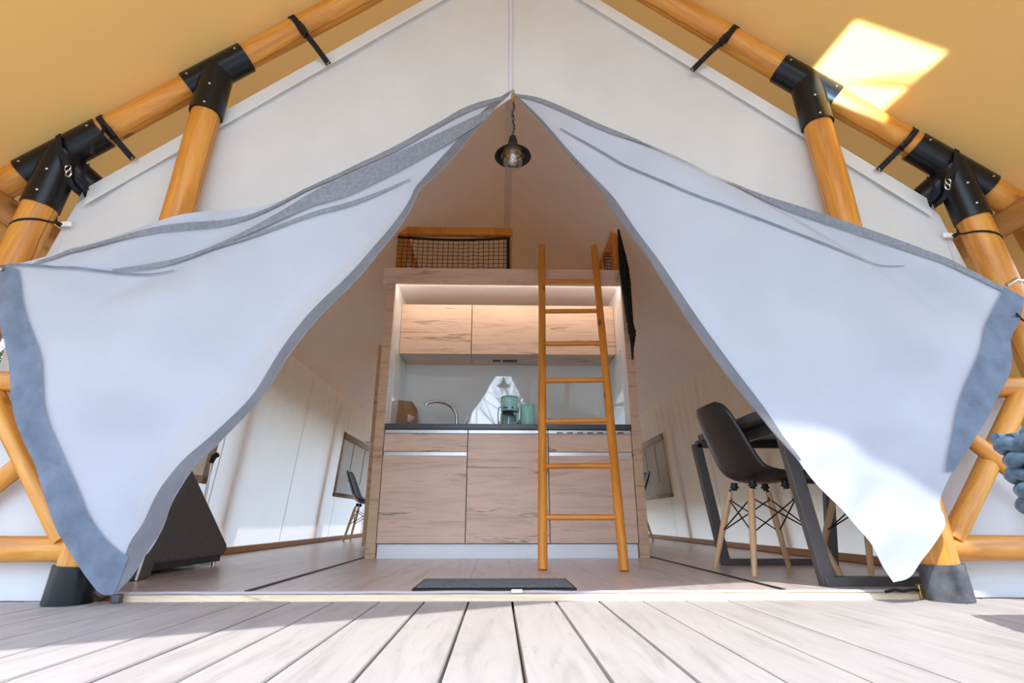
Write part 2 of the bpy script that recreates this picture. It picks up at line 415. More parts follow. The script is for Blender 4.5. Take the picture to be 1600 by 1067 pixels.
# threshold
tr = struct('trim_1', MB().box(-1.40, 2.085, -0.005, 1.47, 2.145, 0.020), M_SILL, bevel=0.004)
def tape(u, v):
    x = lerp(-1.38, 1.45, u)
    return (x, 2.10 + 0.045*v, 0.0225 + 0.006*math.sin(v*math.pi) + 0.0025*pnoise(Vector((x*7, 0, 0))))
obj('zip_tape', MB().grid(tape, 90, 4), M_ZIP, tr, label='white zip tape lying along the sill')
obj('zip_pull', MB().box(-0.02, 2.085, 0.024, 0.02, 2.10, 0.036), M_WHITE, tr, bevel=0.002)

# windows in the side walls
def window(n, s, y0, y1, z0, z1, label, curtain=False):
    def P(y, z, d): return (s*(wx(z) - d), y, z)
    mb = MB()
    fwid = 0.085
    def quad(ya, za, yb, zb, d=0.03, m=mb):
        m.grid(lambda u, v: P(lerp(ya, yb, u), lerp(za, zb, v), d), 2, 2)
    quad(y0, z1-fwid, y1, z1); quad(y0, z0, y1, z0+0.05); quad(y0, z0, y0+fwid, z1); quad(y1-fwid, z0, y1, z1)
    w = struct('window_%d' % n, mb, M_TAN, solid=0.006)
    m2 = MB(); quad(y0+0.02, z0+0.02, y1-0.02, z1-0.02, 0.022, m2)
    obj('pane', m2, M_TAN if curtain else M_WINMESH, w, label=label)
    m3 = MB()
    for i in range(2):
        yy = lerp(y0, y1, 0.3 + 0.35*i); m3.tube([P(yy, z1-0.1, 0.034), P(yy+0.02, z0+0.2, 0.034)], 0.006, 6)
    obj('tie_tape', m3, M_TAN, w)
    return w
window(1, -1, 6.62, 8.35, 0.53, 1.30, 'grey mesh window pane in the left wall')
window(2, 1, 6.62, 8.00, 0.53, 1.30, 'grey mesh window pane in the right wall')
window(3, -1, 2.75, 3.78, 0.50, 1.25, 'tan canvas blind rolled over the window', True)

# ochre fly sheet over everything
FLY_Y0, FLY_Y1 = -0.40, 9.6
def fly_z(x): return 3.585 - 0.801*abs(x)
def fly_fn(u, v):
    x = lerp(-2.46, 2.46, u); y = lerp(-0.40 - 0.19*math.exp(-abs(x)/0.24), FLY_Y1, v)
    sag = -0.035*(0.5 - 0.5*math.cos(2*math.pi*((y - 2.05)/2.15)))*math.sin(math.pi*min(1, abs(x)/2.46))
    return (x, y, fly_z(x) + sag*0.6 + 0.008*pnoise(Vector((x*1.1, y*0.9, 2))))
fly = struct('roof', MB().grid(fly_fn, 82, 70), M_FLY)
fly['label'] = 'ochre canvas fly sheet stretched over the tent and veranda'
obj('skirt', MB().grid(lambda u, v: (-2.45 - 0.04*v, lerp(FLY_Y0, FLY_Y1, u), lerp(fly_z(2.43), 1.34, v)), 60, 4), M_FLY, fly)
obj('skirt', MB().grid(lambda u, v: (2.45 + 0.26*v + 0.02*v*pnoise(Vector((u*18, v*2, 0))), lerp(2.2, FLY_Y1, u), lerp(fly_z(2.43), 0.45, v)), 80, 8), M_FLY, fly, label='ochre side curtain of the fly sheet')
obj('skirt', MB().grid(lambda u, v: (2.45 + 0.04*v, lerp(FLY_Y0, 2.25, u), lerp(fly_z(2.43), 1.45, v)), 40, 4), M_FLY, fly)

# ------------------------------------------------------------------ timber frame
YP = 2.05
def log_mesh(L, r, seed, n=22, wob=0.004, taper=0.0, hex_=False):
    pts = []; rad = []
    k = max(6, int(L/0.06))
    mb = MB(); v = []; f = []
    for i in range(k+1):
        z = L*i/k
        for j in range(n):
            a = 2*math.pi*j/n
            rr = r*(1 - taper*i/k) + wob*pnoise(Vector((math.cos(a)*1.3, math.sin(a)*1.3, z*2.2 + seed*7.3)))
            if i in (0, k): rr *= 0.96
            v.append((rr*math.cos(a), rr*math.sin(a), z))
    for i in range(k):
        for j in range(n):
            j2 = (j+1) % n; f.append((i*n+j, i*n+j2, (i+1)*n+j2, (i+1)*n+j))
    f.append(tuple(reversed(range(n)))); f.append(tuple(range(k*n, k*n+n)))
    return mb.add(v, f)
def log(name, a, b, r, parent, seed, mat=None, **kw):
    M, L = axis_matrix(a, b)
    return obj(name, log_mesh(L, r, seed, **kw), mat or M_LOG, parent, M)
def px_in(z): return 1.5475 - 0.0472*z
def px_out(z): return 2.253 - 0.118*z
def rx(z): return 2.337 - 1.2484*(z - 1.6)
side_name = {-1: 'left', 1: 'right'}

for s in (-1, 1):
    sd = side_name[s]
    t = thing('log_rafter', 'sloping varnished log rafter under the ochre roof, %s of the ridge' % sd, 'rafter', (s*2.337, YP, 1.6), 'front rafters')
    log('log', (s*rx(1.50), YP, 1.50), (s*rx(3.40), YP, 3.40), 0.060, t, 1 + s)
    t = thing('log_post', 'short upright log from the %s rafter down to a black boot beside the doorway' % sd, 'post', (s*px_in(0), YP, 0), 'front posts')
    log('log', (s*px_in(0.02), YP, 0.02), (s*px_in(2.25), YP, 2.25), 0.061, t, 4 + s)
    boot = obj('foot_sleeve', MB().tube([(s*px_in(-0.002)*1.0, YP, 0.0), (s*px_in(0.12), YP, 0.122)], [0.073, 0.071], 28), M_BOOT if s > 0 else M_BLACKSTEEL, t)
    t = thing('log_post', 'outer log post at the %s corner, wound with a thin black cord' % sd, 'post', (s*px_out(0), YP, 0), 'front posts')
    log('log', (s*px_out(0.0), YP, 0.0), (s*px_out(1.78), YP, 1.78), 0.063, t, 8 + s)
    # purlin running back along the eave, standing posts behind
    t = thing('log_purlin', 'log purlin in shade-darkened colour running back under the %s eave' % sd, 'purlin', (s*2.27, YP, 1.58), 'eave purlins')
    log('log', (s*2.27, 1.72, 1.585), (s*2.27, 9.3, 1.585), 0.055, t, 12 + s, M_LOG_SHADED)
    for y in (4.20, 6.35, 8.50):
        t = thing('log_post', '%s log post showing as a brown stripe through the %s canvas wall' % ({4.20: 'nearest', 6.35: 'middle', 8.50: 'farthest'}[y], sd), 'post', (s*2.19, y, -0.3), 'posts outside the side walls')
        log('log', (s*2.205, y, -0.32), (s*2.075, y, 1.56), 0.05, t, 15 + s + y, n=12)
    # Y-shaped black tube joints
    for zc, xin, nm, lab in ((2.32, px_in, 'upper', 'black tube joint of %s rafter and short inner post' % sd), (1.8413, px_out, 'lower', 'black tube joint of %s rafter and outer corner post' % sd)):
        t = thing('tube_joint', lab, 'joint', (s*rx(zc), YP, zc), 'black tube joints')
        c = Vector((s*rx(zc), YP, zc)); d = Vector((s*1.2484, 0, -1.0)).normalized()
        l = 0.155 if nm == 'upper' else 0.185
        obj('rafter_sleeve', MB().tube([c - d*l, c + d*l], 0.0685, 32), M_BLACKSTEEL, t)
        pd = Vector((s*(xin(zc-0.3) - xin(zc)), 0, -0.3)).normalized()
        obj('post_sleeve', MB().tube([c, c + pd*(0.255 if nm == 'upper' else 0.285)], 0.0705, 32), M_BLACKSTEEL, t)
        if nm == 'lower':
            obj('purlin_sleeve', MB().tube([c + Vector((s*0.02, 0.0, -0.03)), Vector((s*1.93, YP+0.17, 1.70))], 0.066, 28), M_BLACKSTEEL, t)
        sc_pts = [(c - d*(l-0.03), d), (c + d*(l-0.03), d), (c + pd*0.13, pd), (c + pd*0.235, pd)]
        for p, ax in sc_pts:
            nrm = Vector((0.35*s*(-1), -1, 0.25)); nrm = (nrm - ax*nrm.dot(ax)).normalized()
            q = p + nrm*0.069
            obj('screw', MB().tube([q - nrm*0.002, q + nrm*0.003, q + nrm*0.0045], [0.0052, 0.0052, 0.0026], 10), M_STEEL, t)
    # side railing between the two posts
    t = thing('log_railing', 'cross-braced log railing filling the bay %s of the doorway' % sd, 'railing', (s*1.85, YP, 0), 'side railings')
    log('top_rail', (s*px_in(0.78), YP, 0.78), (s*2.95, YP, 0.79), 0.041, t, 31 + s)
    log('bottom_rail', (s*px_in(0.175), YP, 0.175), (s*2.95, YP, 0.175), 0.043, t, 33 + s)
    log('brace', (s*1.60, YP-0.01, 0.205), (s*2.03, YP-0.01, 0.755), 0.037, t, 35 + s)
    if s > 0: log('brace', (s*1.70, YP-0.03, 0.62), (s*2.24, YP-0.03, 0.10), 0.030, t, 38)
    else: log('brace', (s*1.72, YP+0.02, 0.60), (s*2.24, YP+0.02, 0.08), 0.034, t, 37)

# ------------------------------------------------------------------ straps and cords on the frame
def ribbon(mb, pts, w, nrm=(0, -1, 0), th=0.003):
    pts = [Vector(p) for p in pts]; v = []; f = []
    for i, p in enumerate(pts):
        d = (pts[min(i+1, len(pts)-1)] - pts[max(0, i-1)]).normalized()
        n = Vector(nrm); n = (n - d*n.dot(d)).normalized(); x = d.cross(n)
        for a, b in ((-1, -1), (1, -1), (1, 1), (-1, 1)): v.append(p + x*a*w/2 + n*b*th/2)
    for i in range(len(pts)-1):
        for k in range(4): k2 = (k+1) % 4; f.append((i*4+k, i*4+k2, i*4+4+k2, i*4+4+k))
    f.append((3, 2, 1, 0)); b = len(v)-4; f.append((b, b+1, b+2, b+3))
    return mb.add(v, f)
def strap(s, z, ex, ez, label, tail=0):
    c = Vector((s*rx(z), YP, z)); d = Vector((s*1.2484, 0, -1.0)).normalized(); up = Vector((s*1.0, 0, 1.2484)).normalized()
    t = thing('webbing_strap', label, 'strap', c, 'straps tying the canvas to the rafters')
    ring = []
    for k in range(10):
        a = R(-70 + 26*k); ring.append(c + (up*math.sin(-a + R(90)) + Vector((0, -1, 0))*math.cos(-a + R(90)))*0.0655)
    ring = [c + (up*math.cos(R(th)) + Vector((0, -1, 0))*math.sin(R(th)))*0.066 for th in range(-60, 161, 20)]
    obj('loop', ribbon_loop(ring, d, 0.028), M_STRAP, t)
    e = Vector((ex, Y0-0.03, ez)); st = ring[-2]
    mid = (st + e)/2 + Vector((0, -0.012, 0))
    obj('tail_strap', ribbon(MB(), [st, mid, e], 0.027), M_STRAP, t)
    bk = ring[-4]
    Mb = Matrix.Translation(st.lerp(e, 0.10) + Vector((0, -0.012, 0))) @ (e - st).to_track_quat('Z', 'Y').to_matrix().to_4x4()
    bb = MB().box(-0.020, -0.007, -0.034, 0.020, 0.007, 0.026).box(-0.026, -0.005, -0.010, 0.026, 0.005, 0.008).box(-0.022, -0.010, 0.018, 0.022, 0.004, 0.030)
    obj('buckle', bb, M_BLACK, t, Mb, bevel=0.002)
    hk = MB().tube([e + Vector((-s*0.0, -0.004, 0.012)), e + Vector((s*0.004, -0.006, -0.004)), e + Vector((-s*0.012, -0.006, -0.012)), e + Vector((-s*0.026, -0.004, -0.004))], 0.003, 8)
    obj('hook', hk, M_STEEL, t)
    if tail:
        obj('loose_end', ribbon(MB(), [st + Vector((s*0.01, -0.012, 0.02)), st + Vector((s*0.01*tail, -0.016, -0.03)), st + Vector((s*0.035*tail, -0.02, -0.09)), st + Vector((s*0.03*tail, -0.012, -0.14))], 0.016), M_STRAP, t)
def ribbon_loop(ring, d, w):
    v = []; f = []
    for p in ring: v += [p - d*w/2, p + d*w/2]
    for i in range(len(ring)-1): f.append((2*i, 2*i+1, 2*i+3, 2*i+2))
    return MB().add(v, f)
strap(-1, 2.60, -0.93, 2.424, 'black strap with buckle high on the left rafter, nearest the ridge')
strap(-1, 1.975, -1.761, 1.845, 'twisted black strap with a loose end low on the left rafter', 1.0)
strap(1, 2.60, 0.894, 2.429, 'black strap with buckle high on the right rafter, nearest the ridge')
strap(1, 1.985, 1.725, 1.848, 'black strap with buckle low on the right rafter above the corner joint', 0)

for s in (-1, 1):
    sd = side_name[s]
    # corner straps below the outer joint
    t = thing('corner_strap', 'black webbing with snap hook holding the canvas corner at the %s outer joint' % sd, 'strap', (s*1.97, YP-0.05, 1.84), 'corner straps')
    obj('webbing', ribbon(MB(), [(s*2.02, YP-0.075, 1.88), (s*1.985, YP-0.085, 1.80), (s*1.955, YP-0.06, 1.735)], 0.026, (0.2*s, -1, 0)), M_STRAP, t)
    obj('webbing', ribbon(MB(), [(s*1.93, YP+0.01, 1.79), (s*1.905, YP-0.03, 1.71), (s*1.90, YP+0.01, 1.655)], 0.020, (0.2*s, -1, 0)), M_STRAP, t)
    mb = MB()
    for k in range(2):
        cx, cz = s*(1.952 - 0.010*k), 1.722 - 0.026*k
        mb.tube([(cx + 0.012*math.cos(a*math.pi/5), YP-0.055, cz + 0.017*math.sin(a*math.pi/5)) for a in range(11)], 0.0034, 6)
    obj('snap_hook', mb, M_CHROME, t)
    obj('tie', ribbon(MB(), [(s*1.946, YP-0.05, 1.69), (s*1.937, YP-0.03, 1.655), (s*1.930, YP+0.0, 1.64)], 0.020, (0, -1, 0)), M_STRAP, t)
    # elastic cord round the outer post
    zc = 1.49 if s < 0 else 1.49
    pc = Vector((s*px_out(zc), YP, zc))
    t = thing('elastic_cord', 'thin black elastic cord with white toggle looped round the %s outer post' % sd, 'cord', pc, 'elastic cords')
    pts = [Vector((s*1.992, Y0-0.02, 1.505))]
    for k in range(9):
        a = R(lerp(35, 185, k/8.0))
        pts.append(pc + Vector((-s*0.0665*math.cos(a), -0.0665*math.sin(a), -0.012 - 0.055*k/8.0)))
    obj('cord', MB().tube(pts, 0.0042, 8), M_STRAP, t)
    obj('toggle', MB().box(min(s*1.958, s*2.0), Y0-0.028, 1.495, max(s*1.958, s*2.0), Y0-0.016, 1.519), M_WHITE, t, bevel=0.004)
    obj('knot', MB().tube([(s*2.0, Y0-0.024, 1.498), (s*2.012, Y0-0.03, 1.507), (s*2.022, Y0-0.03, 1.51), (s*2.026, Y0-0.03, 1.545)], [0.009, 0.009, 0.007, 0.004], 8), M_BLACK, t)

# ------------------------------------------------------------------ door flaps, pulled open and tied to the outer posts
FL = {
    'L_top': [[-0.024, 2.257],[-0.246, 2.127],[-0.386, 1.979],[-0.517, 1.846],[-0.704, 1.689],[-0.787, 1.623],[-1.067, 1.491],[-1.436, 1.394],[-1.674, 1.314],[-1.908, 1.236],[-2.023, 1.215]],
    'L_out': [[-2.023, 1.215],[-2.008, 1.163],[-1.933, 0.927],[-1.869, 0.786],[-1.826, 0.695],[-1.751, 0.553],[-1.657, 0.414],[-1.587, 0.298],[-1.516, 0.192],[-1.403, 0.075],[-1.36, 0.04],[-1.314, 0.044]],
    'L_in': [[-0.024, 2.257],[-0.11, 2.125],[-0.237, 1.887],[-0.342, 1.72],[-0.381, 1.681],[-0.426, 1.62],[-0.434, 1.558],[-0.503, 1.383],[-0.623, 1.175],[-0.744, 1.031],[-0.822, 0.915],[-0.881, 0.816],[-0.948, 0.679],[-1.046, 0.569],[-1.139, 0.451],[-1.18, 0.336],[-1.21, 0.236],[-1.25, 0.176],[-1.274, 0.094],[-1.314, 0.044]],
    'R_top': [[-0.017, 2.258],[0.097, 2.222],[0.245, 2.115],[0.42, 1.962],[0.556, 1.884],[0.685, 1.799],[0.872, 1.681],[1.06, 1.578],[1.301, 1.466],[1.561, 1.338],[1.776, 1.245],[1.96, 1.165],[2.03, 1.117]],
    'R_out': [[2.03, 1.117],[1.997, 1.015],[1.954, 0.96],[1.897, 0.829],[1.822, 0.728],[1.736, 0.617],[1.658, 0.541],[1.57, 0.438],[1.495, 0.331],[1.513, 0.267],[1.448, 0.193],[1.383, 0.132],[1.337, 0.082],[1.275, 0.072]],
    'R_in': [[-0.017, 2.258],[0.094, 2.074],[0.199, 1.88],[0.278, 1.752],[0.377, 1.593],[0.39, 1.516],[0.475, 1.348],[0.582, 1.125],[0.682, 0.94],[0.73, 0.862],[0.786, 0.773],[0.864, 0.67],[0.914, 0.599],[0.964, 0.53],[1.014, 0.474],[1.084, 0.374],[1.147, 0.299],[1.18, 0.263],[1.22, 0.204],[1.24, 0.142],[1.275, 0.072]],
    'b_L_top_a': [[-0.043, 2.233],[-0.246, 2.123],[-0.385, 1.975],[-0.517, 1.842],[-0.704, 1.685],[-0.787, 1.616],[-1.062, 1.461],[-1.429, 1.359],[-1.67, 1.3],[-1.881, 1.23]],
    'b_L_top_b': [[-0.055, 2.203],[-0.244, 2.078],[-0.383, 1.928],[-0.513, 1.799],[-0.699, 1.648],[-0.783, 1.59],[-1.059, 1.441],[-1.424, 1.337],[-1.664, 1.274],[-1.902, 1.214]],
    'b_L_mid_a': [[-0.095, 2.136],[-0.199, 2.06],[-0.389, 1.889],[-0.57, 1.738],[-0.722, 1.622],[-0.874, 1.5],[-1.051, 1.385],[-1.168, 1.321],[-1.406, 1.246],[-1.57, 1.194]],
    'b_L_mid_b': [[-0.116, 2.089],[-0.202, 1.976],[-0.46, 1.75],[-0.613, 1.601],[-0.71, 1.52],[-0.867, 1.446],[-1.046, 1.353],[-1.165, 1.301],[-1.402, 1.224],[-1.573, 1.186]],
    'b_L_thin_a': [[-0.462, 1.677],[-0.659, 1.521],[-0.864, 1.422],[-1.045, 1.342],[-1.214, 1.292]],
    'b_L_thin_b': [[-0.462, 1.67],[-0.656, 1.501],[-0.862, 1.408],[-1.042, 1.327],[-1.217, 1.284]],
    'b_L_in_a': [[-0.024, 2.257],[-0.11, 2.125],[-0.237, 1.887],[-0.342, 1.72],[-0.381, 1.681],[-0.426, 1.62],[-0.434, 1.558],[-0.503, 1.383],[-0.623, 1.175],[-0.744, 1.031],[-0.822, 0.915],[-0.881, 0.816],[-0.948, 0.679],[-1.046, 0.569],[-1.139, 0.451],[-1.18, 0.336],[-1.21, 0.236],[-1.25, 0.176],[-1.274, 0.094],[-1.314, 0.044]],
    'b_L_in_b': [[-0.03, 2.266],[-0.133, 2.152],[-0.264, 1.917],[-0.369, 1.754],[-0.397, 1.704],[-0.441, 1.632],[-0.451, 1.568],[-0.526, 1.4],[-0.649, 1.198],[-0.772, 1.057],[-0.853, 0.939],[-0.911, 0.836],[-0.974, 0.698],[-1.071, 0.59],[-1.18, 0.477],[-1.238, 0.361],[-1.271, 0.268],[-1.311, 0.208],[-1.311, 0.114],[-1.319, 0.048]],
    'b_L_strip_a': [[-0.45, 1.516],[-0.503, 1.383],[-0.623, 1.175],[-0.744, 1.031],[-0.822, 0.915],[-0.881, 0.816],[-0.948, 0.679],[-1.046, 0.569],[-1.139, 0.451],[-1.18, 0.336],[-1.21, 0.236],[-1.248, 0.164]],
    'b_L_strip_b': [[-0.473, 1.532],[-0.557, 1.425],[-0.688, 1.233],[-0.815, 1.097],[-0.905, 0.979],[-0.975, 0.877],[-1.049, 0.755],[-1.152, 0.659],[-1.258, 0.526],[-1.297, 0.386],[-1.306, 0.282],[-1.319, 0.205]],
    'b_L_out_a': [[-2.023, 1.215],[-2.008, 1.163],[-1.933, 0.927],[-1.869, 0.786],[-1.826, 0.695],[-1.751, 0.553],[-1.657, 0.414],[-1.587, 0.298],[-1.516, 0.192],[-1.403, 0.075],[-1.36, 0.04],[-1.314, 0.044]],
    'b_L_out_b': [[-1.943, 1.198],[-1.899, 1.095],[-1.827, 0.94],[-1.767, 0.847],[-1.701, 0.684],[-1.651, 0.569],[-1.575, 0.458],[-1.485, 0.336],[-1.456, 0.288],[-1.399, 0.226],[-1.329, 0.172],[-1.298, 0.156]],
    'b_L_line_a': [[-2.023, 1.215],[-1.905, 1.225],[-1.745, 1.192],[-1.593, 1.183],[-1.348, 1.202]],
    'b_L_line_b': [[-2.021, 1.209],[-1.902, 1.214],[-1.743, 1.183],[-1.591, 1.175],[-1.346, 1.197]],
    'b_R_top_a': [[-0.017, 2.258],[0.097, 2.222],[0.245, 2.115],[0.42, 1.962],[0.556, 1.884],[0.685, 1.799],[0.872, 1.681],[1.06, 1.578],[1.301, 1.466],[1.561, 1.338],[1.776, 1.245],[1.96, 1.165],[2.03, 1.117]],
    'b_R_top_b': [[-0.019, 2.243],[0.092, 2.197],[0.234, 2.086],[0.409, 1.934],[0.547, 1.86],[0.676, 1.777],[0.861, 1.657],[1.048, 1.555],[1.286, 1.44],[1.546, 1.313],[1.763, 1.224],[1.947, 1.147],[2.02, 1.104]],
    'b_R_thin_a': [[0.204, 2.002],[0.383, 1.845],[0.486, 1.734],[0.725, 1.581],[1.034, 1.406],[1.273, 1.317],[1.41, 1.268],[1.574, 1.252]],
    'b_R_thin_b': [[0.204, 1.994],[0.382, 1.833],[0.485, 1.723],[0.724, 1.571],[1.032, 1.397],[1.271, 1.308],[1.409, 1.262],[1.573, 1.249]],
    'b_R_in_a': [[-0.017, 2.258],[0.094, 2.074],[0.199, 1.88],[0.278, 1.752],[0.377, 1.593],[0.39, 1.516],[0.475, 1.348],[0.582, 1.125],[0.682, 0.94],[0.73, 0.862],[0.786, 0.773],[0.864, 0.67],[0.914, 0.599],[0.964, 0.53],[1.014, 0.474]],
    'b_R_in_b': [[-0.013, 2.266],[0.105, 2.088],[0.213, 1.895],[0.293, 1.769],[0.401, 1.612],[0.434, 1.547],[0.503, 1.369],[0.616, 1.148],[0.719, 0.966],[0.767, 0.888],[0.821, 0.8],[0.895, 0.693],[0.939, 0.617],[0.978, 0.541],[1.02, 0.479]],
    'b_R_out_a': [[2.03, 1.117],[1.997, 1.015],[1.954, 0.96],[1.897, 0.829],[1.822, 0.728],[1.736, 0.617],[1.658, 0.541],[1.57, 0.438]],
    'b_R_out_b': [[1.959, 1.162],[1.923, 1.103],[1.831, 0.958],[1.721, 0.801],[1.641, 0.665],[1.581, 0.546],[1.557, 0.488],[1.541, 0.436]],
}

def flap_y(x, z):
    d = math.hypot(x, z - 2.29)
    return 2.10 - 0.17*min(1, d/1.15)**0.8 - 0.03*math.sin(math.pi*min(1, d/2.4))
def flap_fold(x, z, s):
    d = math.hypot(x, z - 2.29)
    th = math.degrees(math.atan2(2.29 - z, abs(x)))
    amp = sm(0.15, 0.9, d)
    f = 0.0
    for t0, w, a in FOLDS[s]: f += a*math.exp(-((th - t0)/w)**2)
    f += 0.010*pnoise(Vector((x*2.1, z*2.6, s*4.0)))
    # soft hanging folds below the tied corner
    q = z + 0.35*(abs(x) - 1.3)**2
    f += 0.006*math.sin(q*17 + s)*sm(0.9, 1.6, abs(x))*sm(1.35, 1.0, z)
    f += 0.011*pnoise(Vector((x*8, z*8, s)))*sm(0.8, 0.2, z)
    f += 0.004*pnoise(Vector((x*14, z*14, s*2)))*sm(1.45, 1.95, abs(x) + 0.25*max(0, 1.2-z))
    xe = 1.34 + 0.56*z
    fade = 0.30 + 0.70*sm(0.02, 0.35, xe - abs(x))
    return 2.6*f*amp*fade
FOLDS = {-1: [(33, 2.2, -0.014), (37, 2.4, 0.012), (44, 4, -0.010), (62, 6, 0.012), (70, 4, -0.012), (53, 5, 0.006)],
         1: [(30, 2.0, -0.010), (34.5, 1.6, 0.014), (40, 4, -0.010), (66, 5, -0.012), (57, 6, 0.008), (48, 5, -0.004)]}
def resample(pl, n):
    P = [Vector(p) for p in pl]; L = [0.0]
    for a, b in zip(P, P[1:]): L.append(L[-1] + (b - a).length)
    out = []; j = 0
    for i in range(n+1):
        t = L[-1]*i/n
        while j < len(L)-2 and L[j+1] < t: j += 1
        u = (t - L[j])/max(1e-9, L[j+1]-L[j]); u = min(max(u, 0), 1)
        out.append(P[j].lerp(P[j+1], u))
    return out
def smooth_pl(pl, it=2):
    P = [Vector(p) for p in pl]
    for _ in range(it):
        Q = [P[0]]
        for a, b in zip(P, P[1:]): Q += [a.lerp(b, 0.25), a.lerp(b, 0.75)]
        Q.append(P[-1]); P = Q
    return P
def p3(q, s, off=0.0): return (q.x, flap_y(q.x, q.y) + flap_fold(q.x, q.y, s) - off, q.y)
def flap_sheet(top, out, inn, s, nu=130, nv=80):
    C0 = resample(smooth_pl(top), nu); C1 = resample(smooth_pl(inn), nu); D1 = resample(smooth_pl(out), nv)
    pk = C0[0].lerp(C1[0], 0.5); v = []
    for i in range(nu+1):
        a = i/nu
        for j in range(nv+1):
            b = j/nv
            q = C0[i]*(1-b) + C1[i]*b + pk*(1-a) + D1[j]*a - (pk*(1-a)*(1-b) + pk*(1-a)*b + C0[nu]*a*(1-b) + C1[nu]*a*b)
            v.append(p3(q, s))
    f = [(i*(nv+1)+j, (i+1)*(nv+1)+j, (i+1)*(nv+1)+j+1, i*(nv+1)+j+1) for i in range(nu) for j in range(nv)]
    return MB().add(v, f)
def band(a, b, s, off=0.006, n=90, nv=4):
    A = resample(smooth_pl(a), n); B = resample(smooth_pl(b), n)
    return MB().grid(lambda u, v: p3(A[round(u*n)].lerp(B[round(u*n)], v), s, off), n, nv)
for s, k, sd in ((-1, 'L', 'left'), (1, 'R', 'right')):
    t = thing('door_flap', ('pale canvas door flap drawn aside to the left post, grey bands crossing it' if s < 0 else 'pale canvas door flap drawn aside to the right post, its lower edge in sunshine'), 'tent flap', (s*1.36, 1.93, 0.04), 'door flaps')
    obj('canvas_sheet', flap_sheet(FL[k+'_top'], FL[k+'_out'], FL[k+'_in'], s), M_FLAP, t)
    obj('bottom_hem', band(FL['b_%s_out_a' % k], FL['b_%s_out_b' % k], s, 0.010, 120, 8), M_MESH, t, label='wide blue-grey mesh hem')
    obj('edge_binding', band(FL['b_%s_in_a' % k], FL['b_%s_in_b' % k], s, 0.008, 160, 3), M_EDGE, t, label='grey binding along the inner edge')
    obj('top_binding', band(FL['b_%s_top_a' % k], FL['b_%s_top_b' % k], s, 0.009, 120, 2), M_MESH_PALE, t, label='narrow grey binding along the top edge')
    if s < 0:
        obj('inner_strip', band(FL['b_L_strip_a'], FL['b_L_strip_b'], s, 0.004, 110, 5), M_FLAP_WARM, t, label='paler single layer of canvas along the inner edge')
        obj('mesh_fold', band(FL['b_L_mid_a'], FL['b_L_mid_b'], s, 0.012, 120, 4), M_MESH_PALE, t, label='blue-grey mesh band folded across the flap')
        obj('mesh_fold', band(FL['b_L_thin_a'], FL['b_L_thin_b'], s, 0.010, 80, 2), M_MESH_PALE, t)
        obj('crease', band(FL['b_L_line_a'], FL['b_L_line_b'], s, 0.011, 60, 2), M_MESH, t)
    else:
        obj('crease', band(FL['b_R_thin_a'], FL['b_R_thin_b'], s, 0.008, 100, 2), M_MESH, t)
    cx, cz = (-2.018, 1.205) if s < 0 else (2.0, 1.185)
    hk = MB().tube([(s*(abs(cx)-0.02), flap_y(cx, cz)-0.012, cz-0.012), (s*(abs(cx)+0.02), flap_y(cx, cz)-0.02, cz+0.01), (s*(abs(cx)+0.06), flap_y(cx, cz)-0.005, cz+0.012)], 0.008, 8)
    obj('hook', hk, M_STEEL, t)
t = thing('tie_cord', 'thin black cord holding the right flap to the corner post', 'cord', (2.06, 1.97, 1.02))
obj('cord', MB().tube([(1.975, 1.905, 1.045), (2.02, 1.935, 1.035), (2.10, 1.972, 1.02), (2.17, 1.99, 1.01), (2.21, 2.03, 1.0)], 0.0045, 8), M_STRAP, t)

# loose canvas tail and fittings by the right boot
t = thing('door_latch', 'small brass latch with cord at the right end of the sill', 'latch', (1.47, 2.09, 0.02))
obj('plate', MB().box(1.462, 2.075, 0.0, 1.492, 2.095, 0.05), M_BRASS, t, bevel=0.003)
obj('cord', MB().tube([(1.462, 2.08, 0.03), (1.43, 2.06, 0.035), (1.40, 2.07, 0.028), (1.36, 2.06, 0.034), (1.33, 2.07, 0.026)], 0.005, 8), M_STRAP, t)
t = thing('door_latch', 'small dark latch lying at the left end of the sill', 'latch', (-1.39, 2.06, 0.01))
obj('plate', MB().box(-1.405, 2.05, 0.0, -1.375, 2.075, 0.028), M_BOOT, t, bevel=0.004)
obj('cord', MB().tube([(-1.41, 2.05, 0.02), (-1.43, 2.03, 0.012), (-1.45, 2.03, 0.03)], 0.005, 8), M_STRAP, t)

# ------------------------------------------------------------------ pendant lamp
lx, ly = -0.012, 2.14
t = thing('pendant_lamp', 'black enamel pendant lamp with clear glass jar, on a chain at the doorway peak', 'lamp', (lx, ly, 1.87))
obj('hook', MB().lathe([(0.004, 2.315), (0.0075, 2.31), (0.008, 2.30), (0.005, 2.295), (0.008, 2.285), (0.009, 2.27), (0.006, 2.262), (0.008, 2.25), (0.005, 2.235)], 14, (lx, ly-0.02, 0)), M_BRASS, t, label='brass hook')
mb = MB(); z = 2.238; k = 0
while z > 2.045:
    ring = []
    for a in range(11):
        an = 2*math.pi*a/10; u = 0.0042*math.cos(an); w = 0.0105*math.sin(an)
        ring.append((lx + (u if k % 2 else 0) + 0.004*math.sin(z*40), ly - 0.015 + (0 if k % 2 else u), z + w))
    mb.tube(ring, 0.0013, 5, cap=False); z -= 0.0165; k += 1
obj('chain', mb, M_BLACK, t)
obj('cable', MB().tube([(lx + 0.009*math.sin((2.24-zz)*52) + (0.012 if 0.08 < 2.24-zz < 0.11 else 0), ly - 0.02, zz) for zz in [2.24 - 0.012*i for i in range(17)]], 0.0024, 7), M_BLACK, t)
obj('cap', MB().lathe([(0.012, 2.05), (0.017, 2.043), (0.021, 2.02), (0.026, 1.992), (0.030, 1.985), (0.030, 1.97)], 28, (lx, ly, 0)), M_BLACK, t)
